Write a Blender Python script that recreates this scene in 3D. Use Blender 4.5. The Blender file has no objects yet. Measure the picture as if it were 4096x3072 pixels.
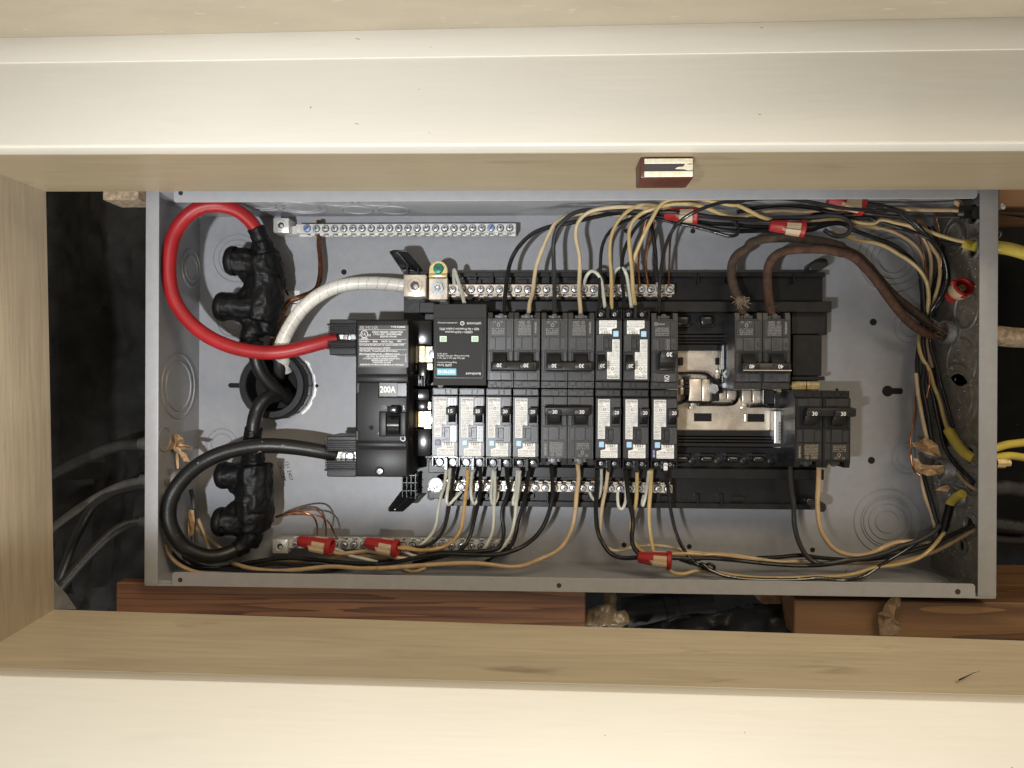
import bpy, bmesh, math, random
from mathutils import Vector, Matrix
random.seed(7)
S = 0.0254                      # the scene is laid out in inches and built in metres
sc = bpy.context.scene
COL = sc.collection

# ------------------------------------------------------------------ camera
CX, CY, CZ = 14.169, -25.077, 7.364
YAW, PIT, ROL, FPX = 0.03702, -0.001126, -0.0046, 2837.4
_cam = bpy.data.cameras.new("camera"); cam = bpy.data.objects.new("camera", _cam); COL.objects.link(cam)
M3 = Matrix.Rotation(YAW, 3, 'Z') @ Matrix.Rotation(PIT, 3, 'X') @ Matrix.Rotation(ROL, 3, 'Y')
right, fwd, up = M3.col[0].copy(), M3.col[1].copy(), M3.col[2].copy()
mw = Matrix((right, up, -fwd)).transposed().to_4x4(); mw.translation = Vector((CX, CY, CZ)) * S
cam.matrix_world = mw
_cam.sensor_width = 36; _cam.lens = FPX / 4096 * 36; _cam.clip_start = 0.01; _cam.clip_end = 50
sc.camera = cam

# ------------------------------------------------------------------ world, lamps, exposure
W = bpy.data.worlds.new("World"); sc.world = W; W.use_nodes = True
W.node_tree.nodes["Background"].inputs[0].default_value = (1.0, 0.87, 0.70, 1)
W.node_tree.nodes["Background"].inputs[1].default_value = 0.37
def lamp(name, kind, loc, target, power, color, **kw):
    d = bpy.data.lights.new(name, kind); d.energy = power; d.color = color
    for k, v in kw.items(): setattr(d, k, v)
    o = bpy.data.objects.new(name, d); COL.objects.link(o)
    o.location = Vector(loc) * S
    o.rotation_euler = (Vector(target) - Vector(loc)).to_track_quat('-Z', 'Y').to_euler()
    return o
LX, LY, LZ = CX - 8.6, CY - 9.0, CZ - 4.45
for i, e in enumerate((0.12, 0.20, 0.07, 0.13)):
    lamp("torch_emitter", 'SPOT', (LX + (0, .5, .2, .7)[i], LY + (0, 0, 2, 2)[i], LZ + e), (8.0, 4, 7.4), 7.9, (0.95, 0.975, 1.0), spot_size=math.radians(76), spot_blend=1.0, shadow_soft_size=0.003)
lamp("room_lamp_low", 'AREA', (12, -24, -36), (15, -5, -3), 19, (1.0, 0.98, 0.92), size=0.5)
lamp("room_lamp_high", 'AREA', (36, -40, 40), (18, -5, 10), 14, (1.0, 0.82, 0.58), size=0.6)
sc.view_settings.view_transform = 'Standard'; sc.view_settings.look = 'None'
sc.view_settings.exposure = 0; sc.view_settings.gamma = 1
sc.cycles.max_bounces = 6; sc.cycles.diffuse_bounces = 3; sc.cycles.glossy_bounces = 3
sc.cycles.use_denoising = True
sc.cycles.sample_clamp_indirect = 3.0

# ------------------------------------------------------------------ picture points to points in the place
REG = dict(T=(1900,750,2.0109), U=(2500,550,2.0109), V=(3300,700,2.0741), W=(3300,1500,1.5088), B=(2700,1850,1.7015),
           A=(1500,1850,1.6385), L=(600,1400,1.6591), M=(600,750,2.0109), N=(0,1500,1.508), F=(0,0,0.54004),
           P1=(1550,980,2.7657), P2=(2150,980,2.7657), P3=(1550,1520,2.7657), P4=(2150,1520,2.7657), Q1=(2650,980,2.3694),
           Q2=(2650,1500,2.3694), E=(0,700,2.074), K=(1250,1230,2.3709), G=(1080,850,3.3177), H=(2250,2300,2.1067),
           I=(3600,700,3.3185), S=(0,0,1.0), TL=(0,0,1.0801), TR=(2048,0,1.0801), BL=(0,2250,1.0801), BR=(2048,2250,1.0801))
def ray(x, y, r='S'):
    a, b, s = REG[r]; px, py = a + x / s, b + y / s
    return right * ((px - 2048) / FPX) + fwd - up * ((py - 1536) / FPX)
C0 = Vector((CX, CY, CZ))
def at(x, y, Y, r='S'):
    d = ray(x, y, r); return C0 + d * ((Y - CY) / d.y)
def atz(x, y, z, r='S'):
    d = ray(x, y, r); return C0 + d * ((z - CZ) / d.z)
def atx(x, y, X, r='S'):
    d = ray(x, y, r); return C0 + d * ((X - CX) / d.x)

# ------------------------------------------------------------------ materials
def nd(nt, t, **kw):
    n = nt.nodes.new(t)
    for k, v in kw.items(): setattr(n, k, v)
    return n
def mat(name, col, rough=0.5, metal=0.0, var=0.0, vscale=8, col2=None, bump=0.0, bscale=60, spec=0.5, stretch=None, coat=0.0, rvar=0.0, emit=0, speck=None, trans=0):
    """col in linear rgb; scales are per inch"""
    m = bpy.data.materials.new(name); m.use_nodes = True; nt = m.node_tree
    b = nt.nodes["Principled BSDF"]
    b.inputs["Base Color"].default_value = (*col, 1); b.inputs["Roughness"].default_value = rough
    b.inputs["Metallic"].default_value = metal; b.inputs["Specular IOR Level"].default_value = spec
    b.inputs["Coat Weight"].default_value = coat; b.inputs["Coat Roughness"].default_value = 0.12
    if emit:
        b.inputs["Emission Color"].default_value = (*col, 1); b.inputs["Emission Strength"].default_value = emit
    tc = nd(nt, "ShaderNodeTexCoord"); mp = nd(nt, "ShaderNodeMapping")
    mp.inputs["Scale"].default_value = tuple(39.37 * s for s in (stretch or (1, 1, 1)))
    nt.links.new(tc.outputs["Object"], mp.inputs["Vector"])
    if var or col2:
        n = nd(nt, "ShaderNodeTexNoise"); n.inputs["Scale"].default_value = vscale; n.inputs["Detail"].default_value = 6
        n.inputs["Roughness"].default_value = 0.62
        nt.links.new(mp.outputs[0], n.inputs["Vector"])
        r = nd(nt, "ShaderNodeMapRange"); r.inputs[1].default_value = 0.37; r.inputs[2].default_value = 0.68
        nt.links.new(n.outputs["Fac"], r.inputs[0])
        mx = nd(nt, "ShaderNodeMix", data_type='RGBA')
        c2 = col2 or tuple(c * (1 - var) for c in col)
        c1 = col if col2 else tuple(min(1, c * (1 + var * 0.6)) for c in col)
        mx.inputs[6].default_value = (*c2, 1); mx.inputs[7].default_value = (*c1, 1)
        nt.links.new(r.outputs[0], mx.inputs[0]); out = mx.outputs[2]
        if speck:
            n3 = nd(nt, "ShaderNodeTexNoise"); n3.inputs["Scale"].default_value = speck[1]; n3.inputs["Detail"].default_value = 2
            nt.links.new(mp.outputs[0], n3.inputs["Vector"])
            r3 = nd(nt, "ShaderNodeMapRange"); r3.inputs[1].default_value = speck[2]; r3.inputs[2].default_value = speck[2] + 0.03
            nt.links.new(n3.outputs["Fac"], r3.inputs[0])
            m3 = nd(nt, "ShaderNodeMix", data_type='RGBA'); m3.inputs[7].default_value = (*speck[0], 1)
            nt.links.new(r3.outputs[0], m3.inputs[0]); nt.links.new(out, m3.inputs[6]); out = m3.outputs[2]
        nt.links.new(out, b.inputs["Base Color"])
        if rvar:
            rr = nd(nt, "ShaderNodeMapRange"); rr.inputs[3].default_value = rough - rvar; rr.inputs[4].default_value = rough + rvar
            nt.links.new(n.outputs["Fac"], rr.inputs[0]); nt.links.new(rr.outputs[0], b.inputs["Roughness"])
    if bump:
        n2 = nd(nt, "ShaderNodeTexNoise"); n2.inputs["Scale"].default_value = bscale; n2.inputs["Detail"].default_value = 4
        nt.links.new(mp.outputs[0], n2.inputs["Vector"])
        bp = nd(nt, "ShaderNodeBump"); bp.inputs["Strength"].default_value = bump; bp.inputs["Distance"].default_value = 0.001
        nt.links.new(n2.outputs["Fac"], bp.inputs["Height"]); nt.links.new(bp.outputs[0], b.inputs["Normal"])
    return m
def link_mix(nt, fac, c1, c2):
    mx = nd(nt, "ShaderNodeMix", data_type='RGBA')
    for i, c in ((6, c1), (7, c2)):
        if isinstance(c, tuple): mx.inputs[i].default_value = (*c, 1)
        else: nt.links.new(c, mx.inputs[i])
    if isinstance(fac, float): mx.inputs[0].default_value = fac
    else: nt.links.new(fac, mx.inputs[0])
    return mx.outputs[2]
def noise(nt, src, scale, stretch, detail=4, dist=0.0, off=0.0):
    mp = nd(nt, "ShaderNodeMapping"); mp.inputs["Scale"].default_value = tuple(39.37 * k for k in stretch); mp.inputs["Location"].default_value = (off, off * .7, off * 1.3)
    n = nd(nt, "ShaderNodeTexNoise"); n.inputs["Scale"].default_value = scale; n.inputs["Detail"].default_value = detail; n.inputs["Distortion"].default_value = dist
    nt.links.new(src, mp.inputs[0]); nt.links.new(mp.outputs[0], n.inputs["Vector"]); return n.outputs["Fac"]
def remap(nt, v, a, b, lo=0.0, hi=1.0):
    r = nd(nt, "ShaderNodeMapRange"); r.inputs[1].default_value = a; r.inputs[2].default_value = b; r.inputs[3].default_value = lo; r.inputs[4].default_value = hi
    nt.links.new(v, r.inputs[0]); return r.outputs[0]
def bumped(nt, b, h, strength, dist=0.0008):
    bp = nd(nt, "ShaderNodeBump"); bp.inputs["Strength"].default_value = strength; bp.inputs["Distance"].default_value = dist
    nt.links.new(h, bp.inputs["Height"]); nt.links.new(bp.outputs[0], b.inputs["Normal"])
def wood(name, c1, c2, c3, rough=0.6, rings=7.0, scale=1.0, stretch=(0.05, 1, 1.0)):
    """sawn softwood: contour rings of a stretched noise, dark latewood lines, fine fibres"""
    m = bpy.data.materials.new(name); m.use_nodes = True; nt = m.node_tree; b = nt.nodes["Principled BSDF"]; b.inputs["Roughness"].default_value = rough
    tc = nd(nt, "ShaderNodeTexCoord").outputs["Object"]
    n = noise(nt, tc, 0.8 * scale, stretch, 3, 0.3)
    k = nd(nt, "ShaderNodeMath", operation='MULTIPLY'); k.inputs[1].default_value = rings; nt.links.new(n, k.inputs[0])
    f = nd(nt, "ShaderNodeMath", operation='FRACT'); nt.links.new(k.outputs[0], f.inputs[0])
    late = remap(nt, f.outputs[0], 0.45, 0.95)
    fib = remap(nt, noise(nt, tc, 9.0, (0.04, 1, 1), 4), .3, .7)
    big = remap(nt, noise(nt, tc, 0.5, (0.15, 1, 1), 3, 0, 3.1), .35, .65)
    base = link_mix(nt, big, c2, c3); col = link_mix(nt, late, base, c1)
    fm = nd(nt, "ShaderNodeMath", operation='MULTIPLY'); fm.inputs[1].default_value = 0.35; nt.links.new(fib, fm.inputs[0])
    col = link_mix(nt, fm.outputs[0], col, c1)
    nt.links.new(col, b.inputs["Base Color"]); bumped(nt, b, fib, 0.25)
    return m
def paint(name, col, rough=0.42, along=(0.05, 1, 1), streak=0.10, smudge=0.35, dirt=(0.16, 0.12, 0.08), bump=0.25, big=0.10, fleck=(0.8, 0.76, 0.66), fthr=0.80):
    """old brushed paint: broad tone drift, fine brush streaks, scuffs and a few chips"""
    m = bpy.data.materials.new(name); m.use_nodes = True; nt = m.node_tree; b = nt.nodes["Principled BSDF"]; b.inputs["Roughness"].default_value = rough
    tc = nd(nt, "ShaderNodeTexCoord").outputs["Object"]
    drift = remap(nt, noise(nt, tc, 0.25, (0.5, 1, 1), 3), .3, .7)
    c = link_mix(nt, drift, tuple(v * (1 - big) for v in col), tuple(v * (1 + big * .5) for v in col))
    st = noise(nt, tc, 5.0, along, 6); sr = remap(nt, st, .35, .7, 0.0, streak * 2.2)
    c = link_mix(nt, sr, c, dirt)
    g = tuple(max(k, .25) if k < 1 else 1 for k in along)
    sm = remap(nt, noise(nt, tc, 1.1, tuple(.3 if k < 1 else 1.2 for k in along), 7, .4, 5.3), .62, .78, 0.0, smudge)
    c = link_mix(nt, sm, c, dirt)
    fl = remap(nt, noise(nt, tc, 5.5, tuple(.6 if k < 1 else 1 for k in along), 2, 0, 9.7), fthr, fthr + .02)
    c = link_mix(nt, fl, c, fleck)
    nt.links.new(c, b.inputs["Base Color"]); bumped(nt, b, st, bump)
    return m
def weave(m, scale, strength=0.6):
    nt = m.node_tree; b = nt.nodes["Principled BSDF"]
    uv = nd(nt, "ShaderNodeTexCoord"); mp = nd(nt, "ShaderNodeMapping"); mp.inputs["Rotation"].default_value = (0, 0, 0.7); mp.inputs["Scale"].default_value = (scale[0], scale[1], 1)
    ck = nd(nt, "ShaderNodeTexChecker"); ck.inputs["Scale"].default_value = 1
    nt.links.new(uv.outputs["UV"], mp.inputs[0]); nt.links.new(mp.outputs[0], ck.inputs[0])
    bp = nd(nt, "ShaderNodeBump"); bp.inputs["Strength"].default_value = strength; bp.inputs["Distance"].default_value = 0.0008
    nt.links.new(ck.outputs["Fac"], bp.inputs["Height"]); nt.links.new(bp.outputs[0], b.inputs["Normal"])
    return m

def seams(m, pitch, width, col):
    nt = m.node_tree; b = nt.nodes["Principled BSDF"]; tc = nd(nt, "ShaderNodeTexCoord"); sp = nd(nt, "ShaderNodeSeparateXYZ")
    nt.links.new(tc.outputs["UV"], sp.inputs[0])
    n = nd(nt, "ShaderNodeTexNoise"); n.inputs["Scale"].default_value = 2.0; nt.links.new(tc.outputs["UV"], n.inputs["Vector"])
    a = nd(nt, "ShaderNodeMath", operation='MULTIPLY_ADD'); a.inputs[1].default_value = 1 / pitch; nt.links.new(sp.outputs[1], a.inputs[0]); nt.links.new(sp.outputs[0], a.inputs[2])
    j = nd(nt, "ShaderNodeMath", operation='MULTIPLY_ADD'); j.inputs[1].default_value = 0.9; nt.links.new(n.outputs["Fac"], j.inputs[0]); nt.links.new(a.outputs[0], j.inputs[2])
    f = nd(nt, "ShaderNodeMath", operation='FRACT'); nt.links.new(j.outputs[0], f.inputs[0])
    l = nd(nt, "ShaderNodeMath", operation='LESS_THAN'); l.inputs[1].default_value = width; nt.links.new(f.outputs[0], l.inputs[0])
    mx = nd(nt, "ShaderNodeMix", data_type='RGBA'); mx.inputs[7].default_value = (*col, 1); nt.links.new(l.outputs[0], mx.inputs[0])
    old = b.inputs["Base Color"].links[0].from_socket; nt.links.new(old, mx.inputs[6]); nt.links.new(mx.outputs[2], b.inputs["Base Color"])
    return m

X = {}
X['box']    = mat("grey_enamel", (0.272, 0.277, 0.294), 0.40, var=0.06, vscale=2.5, bump=0.05, bscale=30)
X['boxdirt']= mat("dirty_grey_enamel", (0.205, 0.195, 0.170), 0.42, var=0.3, vscale=3, bump=0.2, bscale=14, speck=((0.55, 0.53, 0.48), 6.0, 0.745), rvar=0.1)
X['hole']   = mat("hole_shadow_black", (0.006, 0.006, 0.006), 0.9)
X['blk']    = mat("black_moulded_plastic", (0.008, 0.008, 0.009), 0.36, spec=0.36, var=0.3, vscale=3, bump=0.05, bscale=40, rvar=0.06)
X['blk2']   = mat("black_gloss_plastic", (0.010, 0.010, 0.011), 0.22, bump=0.04, bscale=25)
X['brk']    = mat("charcoal_breaker_plastic", (0.019, 0.019, 0.0195), 0.42, var=0.15, vscale=5, bump=0.08, bscale=60)
X['brk2']   = mat("dark_breaker_plastic", (0.009, 0.009, 0.010), 0.42, spec=0.35, var=0.2, vscale=5, bump=0.05, bscale=50)
X['brk3']   = mat("gloss_breaker_plastic", (0.009, 0.009, 0.010), 0.36, spec=0.6, var=0.2, vscale=5, bump=0.06, bscale=40)
X['spd']    = mat("dark_grey_speckled_plastic", (0.024, 0.024, 0.025), 0.6, spec=0.2, var=0.15, vscale=30, bump=0.15, bscale=90)
X['plate']  = mat("grey_tinted_window", (0.055, 0.055, 0.058), 0.28, var=0.2, vscale=6)
X['lab']    = mat("white_label_paper", (0.66, 0.655, 0.63), 0.45, spec=0.3, var=0.04, vscale=5)
X['labdk']  = mat("dark_label_film", (0.034, 0.033, 0.033), 0.30, var=0.15, vscale=4)
X['ink']    = mat("black_ink", (0.012, 0.012, 0.012), 0.6, spec=0.2)
X['wink']   = mat("white_ink", (0.66, 0.66, 0.66), 0.5)
X['gink']   = mat("grey_ink", (0.30, 0.30, 0.30), 0.5)
X['yink']   = mat("dull_yellow_ink", (0.40, 0.34, 0.22), 0.5)
X['teal']   = mat("teal_logo_print", (0.05, 0.30, 0.40), 0.4)
X['blue']   = mat("pale_blue_button", (0.32, 0.50, 0.70), 0.4)
X['dkblue'] = mat("dark_blue_button", (0.035, 0.03, 0.12), 0.4)
X['purple'] = mat("purple_sticker", (0.06, 0.05, 0.16), 0.4)
X['green']  = mat("green_indicator", (0.24, 0.46, 0.26), 0.4)
X['alu']    = mat("bright_aluminium", (0.66, 0.655, 0.62), 0.36, 0.55, var=0.12, vscale=6, bump=0.05, bscale=40, rvar=0.12)
X['tin']    = mat("tinned_bus_metal", (0.66, 0.58, 0.48), 0.28, 0.45, var=0.30, vscale=1.2, bump=0.04, bscale=30, rvar=0.06)
X['brass']  = mat("yellow_chromate_steel", (0.60, 0.48, 0.24), 0.34, 0.55, var=0.25, vscale=7)
X['zinc']   = mat("zinc_screw", (0.60, 0.62, 0.65), 0.26, 0.75, var=0.15, vscale=12)
X['slot']   = mat("screw_slot_dark", (0.05, 0.05, 0.055), 0.4, 0.6)
X['gscrew'] = mat("green_screw", (0.01, 0.20, 0.13), 0.3, 0.5)
X['bscrew'] = mat("blue_zinc_screw", (0.28, 0.36, 0.60), 0.3, 0.7)
X['clampm'] = mat("dark_terminal_steel", (0.10, 0.10, 0.10), 0.35, 0.8, var=0.4, vscale=8)
X['cond']   = mat("galvanised_fitting", (0.30, 0.30, 0.30), 0.45, 0.6, var=0.35, vscale=6, bump=0.2, bscale=20)
X['cop']    = mat("bare_copper", (0.50, 0.22, 0.11), 0.32, 1.0, var=0.35, vscale=5)
X['copdk']  = mat("tarnished_copper", (0.30, 0.15, 0.09), 0.36, 1.0, var=0.4, vscale=6)
X['wblk']   = mat("black_insulation", (0.0085, 0.0085, 0.009), 0.42, spec=0.35, var=0.3, vscale=3, bump=0.05, bscale=20)
X['svc']    = mat("black_service_jacket", (0.0085, 0.0085, 0.009), 0.40, spec=0.38, var=0.3, vscale=1.5, bump=0.12, bscale=9, speck=((0.16, 0.16, 0.16), 2.6, 0.735))
X['wblks']  = mat("glossy_black_insulation", (0.010, 0.010, 0.011), 0.20, bump=0.2, bscale=9)
X['wgry']   = mat("dark_grey_insulation", (0.026, 0.026, 0.027), 0.45, spec=0.35, var=0.2, vscale=3)
X['wbrn']   = mat("brown_black_insulation", (0.022, 0.014, 0.012), 0.40)
X['wcrm']   = mat("cream_insulation", (0.47, 0.375, 0.235), 0.36, var=0.10, vscale=2)
X['wtan']   = mat("tan_insulation", (0.42, 0.295, 0.165), 0.38, var=0.14, vscale=2)
X['wyel']   = mat("yellowed_insulation", (0.42, 0.31, 0.145), 0.38, var=0.14, vscale=2)
X['worg']   = mat("orange_tan_insulation", (0.44, 0.275, 0.11), 0.38, var=0.2, vscale=2.5)
X['wwht']   = mat("grey_white_insulation", (0.46, 0.46, 0.39), 0.36, var=0.1, vscale=3)
X['red']    = mat("red_cable_jacket", (0.27, 0.011, 0.014), 0.42, spec=0.35, var=0.16, vscale=1.6, speck=((0.10, 0.012, 0.012), 2.2, 0.735), bump=0.04, bscale=20)
X['nutred'] = mat("red_wire_nut_plastic", (0.29, 0.017, 0.018), 0.42, spec=0.35, var=0.1, vscale=5)
X['nuttan'] = mat("tan_wire_nut_plastic", (0.42, 0.32, 0.205), 0.45, var=0.1, vscale=5)
X['tape']   = mat("black_vinyl_tape", (0.005, 0.005, 0.0055), 0.46, spec=0.18, bump=0.30, bscale=4, stretch=(0.8, 1, 2.6))
X['tapew']  = seams(mat("white_vinyl_tape", (0.62, 0.60, 0.545), 0.34, var=0.08, vscale=1.2, bump=0.25, bscale=4), 0.40, 0.055, (0.30, 0.29, 0.26))
X['cloth']  = weave(mat("brown_cloth_braid", (0.066, 0.029, 0.016), 0.85, var=0.45, vscale=4), (8, 5))
X['cloth2'] = weave(mat("dark_brown_cloth_braid", (0.048, 0.030, 0.019), 0.85, var=0.45, vscale=4), (8, 5))
X['clotht'] = weave(mat("grimy_tan_cloth_braid", (0.30, 0.23, 0.16), 0.85, var=0.5, vscale=5), (16, 9))
X['yel']    = mat("yellow_cable_jacket", (0.46, 0.37, 0.06), 0.42, var=0.14, vscale=2)
X['paper']  = mat("torn_kraft_paper", (0.46, 0.30, 0.16), 0.8, var=0.35, vscale=5, bump=0.4, bscale=12)
X['paperd'] = mat("dark_torn_paper", (0.17, 0.112, 0.062), 0.8, var=0.45, vscale=3, bump=0.4, bscale=12)
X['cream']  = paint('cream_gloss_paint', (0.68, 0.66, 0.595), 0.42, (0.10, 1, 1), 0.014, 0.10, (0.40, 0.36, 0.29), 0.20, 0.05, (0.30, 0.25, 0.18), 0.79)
X['tanp']   = paint('aged_cream_paint_shaded', (0.305, 0.250, 0.165), 0.45, (0.05, 1, 1), 0.10, 0.55)  # likely the ledge's paint, its colour darkened to offset light from below
X['tanb']   = paint('aged_ledge_paint_lit', (0.57, 0.495, 0.36), 0.45, (0.07, 1, 1), 0.09, 0.60, (0.17, 0.13, 0.085))  # same aged paint, its colour lightened to make up for weak light
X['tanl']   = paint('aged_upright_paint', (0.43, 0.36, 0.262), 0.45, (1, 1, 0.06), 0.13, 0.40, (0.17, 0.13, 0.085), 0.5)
X['magp']   = mat("brown_catch_plastic", (0.085, 0.026, 0.018), 0.35, var=0.2, vscale=6)
X['magd']   = mat("dark_magnet", (0.06, 0.05, 0.055), 0.5)
X['magw']   = mat("chipped_cream_paint", (0.70, 0.62, 0.36), 0.4, col2=(0.80, 0.78, 0.72), vscale=8)
X['stud']   = wood('red_brown_fir', (0.075, 0.032, 0.018), (0.160, 0.070, 0.035), (0.215, 0.105, 0.050), 0.55, 9.0, 1.0, (0.035, 1, 1.8))
X['stud2']  = wood('orange_fir', (0.070, 0.033, 0.014), (0.120, 0.058, 0.024), (0.180, 0.098, 0.040), 0.5, 7.0, 0.8, (0.06, .7, 1.0))
X['dark']   = mat("dark_wall_lining", (0.0125, 0.0125, 0.0125), 0.8, spec=0.15, var=0.4, vscale=0.9, bump=0.5, bscale=3)
X['dark2']  = mat("black_building_felt", (0.006, 0.0062, 0.0066), 0.9, spec=0.08, var=0.3, vscale=1, bump=0.5, bscale=25, speck=((0.13, 0.11, 0.09), 7, 0.735))
X['sheet']  = mat("black_plastic_sheet", (0.010, 0.010, 0.011), 0.40, spec=0.3, bump=0.6, bscale=2)
X['foam']   = mat("brown_expanding_foam", (0.20, 0.15, 0.095), 0.35, var=0.4, vscale=2.5, bump=0.4, bscale=5)
X['gsheet'] = mat("grey_board", (0.16, 0.145, 0.125), 0.6, var=0.2, vscale=2)
X['grycab'] = mat("dusty_grey_jacket", (0.050, 0.047, 0.043), 0.6, var=0.35, vscale=2)
X['dcab']   = mat("dusty_black_jacket", (0.014, 0.014, 0.014), 0.55, var=0.6, vscale=2, bump=0.4, bscale=5)
X['dcabs']  = mat("shiny_black_wrap", (0.012, 0.012, 0.013), 0.25, bump=0.9, bscale=5)

# ------------------------------------------------------------------ mesh builder (inches)
class MB:
    def __init__(s): s.v = []; s.f = []; s.m = []; s.uv = {}
    def add(s, vs, fs, mi=0):
        o = len(s.v); s.v += [tuple(p) for p in vs]
        for f in fs: s.f.append(tuple(o + i for i in f)); s.m.append(mi)
        return s
    def box(s, x0, x1, y0, y1, z0, z1, mi=0):
        x0, x1 = min(x0, x1), max(x0, x1); y0, y1 = min(y0, y1), max(y0, y1); z0, z1 = min(z0, z1), max(z0, z1)
        return s.add([(x0,y0,z0),(x1,y0,z0),(x1,y1,z0),(x0,y1,z0),(x0,y0,z1),(x1,y0,z1),(x1,y1,z1),(x0,y1,z1)],
                     [(3,2,1,0),(4,5,6,7),(0,1,5,4),(1,2,6,5),(2,3,7,6),(3,0,4,7)], mi)
    def hexa(s, a, b, mi=0):
        """a: four corners of one end (ccw seen from outside), b: the matching four of the other end"""
        return s.add(list(a) + list(b), [(0,1,2,3),(7,6,5,4),(0,4,5,1),(1,5,6,2),(2,6,7,3),(3,7,4,0)], mi)
    def prism(s, pts, y0, y1, mi=0):
        """outline in x,z (ccw seen from the viewer), from y0 (front) to y1 (back)"""
        n = len(pts)
        return s.add([(x, y0, z) for x, z in pts] + [(x, y1, z) for x, z in pts],
                     [tuple(range(n)), tuple(range(2*n - 1, n - 1, -1))] + [(i, n + i, n + (i+1) % n, (i+1) % n) for i in range(n)], mi)
    def profile(s, pts, x0, x1, mi=0):
        """outline in (y,z) extruded along x"""
        n = len(pts)
        return s.add([(x0, y, z) for y, z in pts] + [(x1, y, z) for y, z in pts],
                     [tuple(range(n)), tuple(range(2*n - 1, n - 1, -1))] + [(i, n + i, n + (i+1) % n, (i+1) % n) for i in range(n)], mi)
    def lathe(s, c, ax, prof, n=20, mi=0):
        """prof: (radius, distance along ax); first and last radius 0 close it"""
        c = Vector(c); ax = Vector(ax).normalized(); t = ax.orthogonal().normalized(); b = ax.cross(t)
        o = len(s.v); rows = []
        for r, h in prof:
            if r < 1e-6: rows.append([len(s.v)]); s.v.append(tuple(c + ax * h))
            else:
                rows.append(list(range(len(s.v), len(s.v) + n)))
                for i in range(n):
                    a = 2 * math.pi * i / n; s.v.append(tuple(c + ax * h + (t * math.cos(a) + b * math.sin(a)) * r))
        for p, q in zip(rows, rows[1:]):
            for i in range(n):
                j = (i + 1) % n
                if len(p) == 1 and len(q) == 1: continue
                if len(p) == 1: f = (p[0], q[j], q[i])
                elif len(q) == 1: f = (p[i], p[j], q[0])
                else: f = (p[i], p[j], q[j], q[i])
                s.f.append(f); s.m.append(mi)
        return s
    def tube(s, path, r, n=10, mi=0, sub=5, wrap=None, flat=None):
        P = smooth_path([Vector(p) for p in path], sub) if sub > 1 else [Vector(p) for p in path]
        T = [(P[min(i+1, len(P)-1)] - P[max(i-1, 0)]).normalized() for i in range(len(P))]
        N = T[0].orthogonal().normalized(); o = len(s.v); L = 0; k = len(P)
        for i, p in enumerate(P):
            N = (N - T[i] * N.dot(T[i])).normalized(); Bv = T[i].cross(N)
            if i: L += (P[i] - P[i-1]).length
            rr = r(L) if callable(r) else r
            for j in range(n):
                a = 2 * math.pi * j / n
                q = rr
                if wrap: q = rr * (1 + wrap[1] * (((L / wrap[0] + j / n) % 1.0) - 0.5))
                s.v.append(tuple(p + (N * math.cos(a) + Bv * math.sin(a)) * q))
                s.uv[len(s.v) - 1] = (j / n, L)
        for i in range(k - 1):
            for j in range(n):
                s.f.append((o+i*n+j, o+i*n+(j+1) % n, o+(i+1)*n+(j+1) % n, o+(i+1)*n+j)); s.m.append(mi)
        s.f.append(tuple(o + j for j in range(n-1, -1, -1))); s.f.append(tuple(o + (k-1)*n + j for j in range(n))); s.m += [mi, mi]
        return s
    def mesh(s, name, mats, org=(0,0,0), bevel=0, smooth=False, segs=1, angle=35):
        me = bpy.data.meshes.new(name)
        ox, oy, oz = org
        me.from_pydata([((x-ox)*S, (y-oy)*S, (z-oz)*S) for x, y, z in s.v], [], s.f)
        mats = mats if isinstance(mats, (list, tuple)) else [mats]
        for m in mats: me.materials.append(m)
        me.polygons.foreach_set("material_index", s.m)
        if s.uv:
            lay = me.uv_layers.new(name="UVMap")
            for p in me.polygons:
                us = [s.uv.get(me.loops[l].vertex_index, (0, 0)) for l in p.loop_indices]
                wrapx = max(u[0] for u in us) - min(u[0] for u in us) > 0.5
                for l, u in zip(p.loop_indices, us): lay.data[l].uv = (u[0] + 1 if wrapx and u[0] < 0.5 else u[0], u[1])
        bm = bmesh.new(); bm.from_mesh(me)
        bmesh.ops.recalc_face_normals(bm, faces=bm.faces)
        if bevel:
            ed = [e for e in bm.edges if len(e.link_faces) == 2 and e.calc_face_angle(0) > math.radians(angle)]
            bmesh.ops.bevel(bm, geom=ed, offset=bevel * S, segments=segs, affect='EDGES', clamp_overlap=True, profile=0.5)
        if smooth:
            for f in bm.faces: f.smooth = True
            for e in bm.edges:
                if len(e.link_faces) == 2 and e.calc_face_angle(0) > math.radians(40): e.smooth = False
        bm.to_mesh(me); bm.free()
        return me
def smooth_path(P, sub):
    if len(P) < 3:
        return [P[0].lerp(P[-1], i / 4) for i in range(5)]
    out = []
    Q = [P[0] * 2 - P[1]] + P + [P[-1] * 2 - P[-2]]
    for i in range(1, len(Q) - 2):
        p0, p1, p2, p3 = Q[i-1], Q[i], Q[i+1], Q[i+2]
        # centripetal knots keep loops from overshooting
        t0 = 0; t1 = t0 + max(1e-4, (p1-p0).length ** .5); t2 = t1 + max(1e-4, (p2-p1).length ** .5); t3 = t2 + max(1e-4, (p3-p2).length ** .5)
        for k in range(sub):
            t = t1 + (t2 - t1) * k / sub
            A1 = p0*((t1-t)/(t1-t0)) + p1*((t-t0)/(t1-t0)); A2 = p1*((t2-t)/(t2-t1)) + p2*((t-t1)/(t2-t1)); A3 = p2*((t3-t)/(t3-t2)) + p3*((t-t2)/(t3-t2))
            B1 = A1*((t2-t)/(t2-t0)) + A2*((t-t0)/(t2-t0)); B2 = A2*((t3-t)/(t3-t1)) + A3*((t-t1)/(t3-t1))
            out.append(B1*((t2-t)/(t2-t1)) + B2*((t-t1)/(t2-t1)))
    out.append(P[-1]); return out

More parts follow.
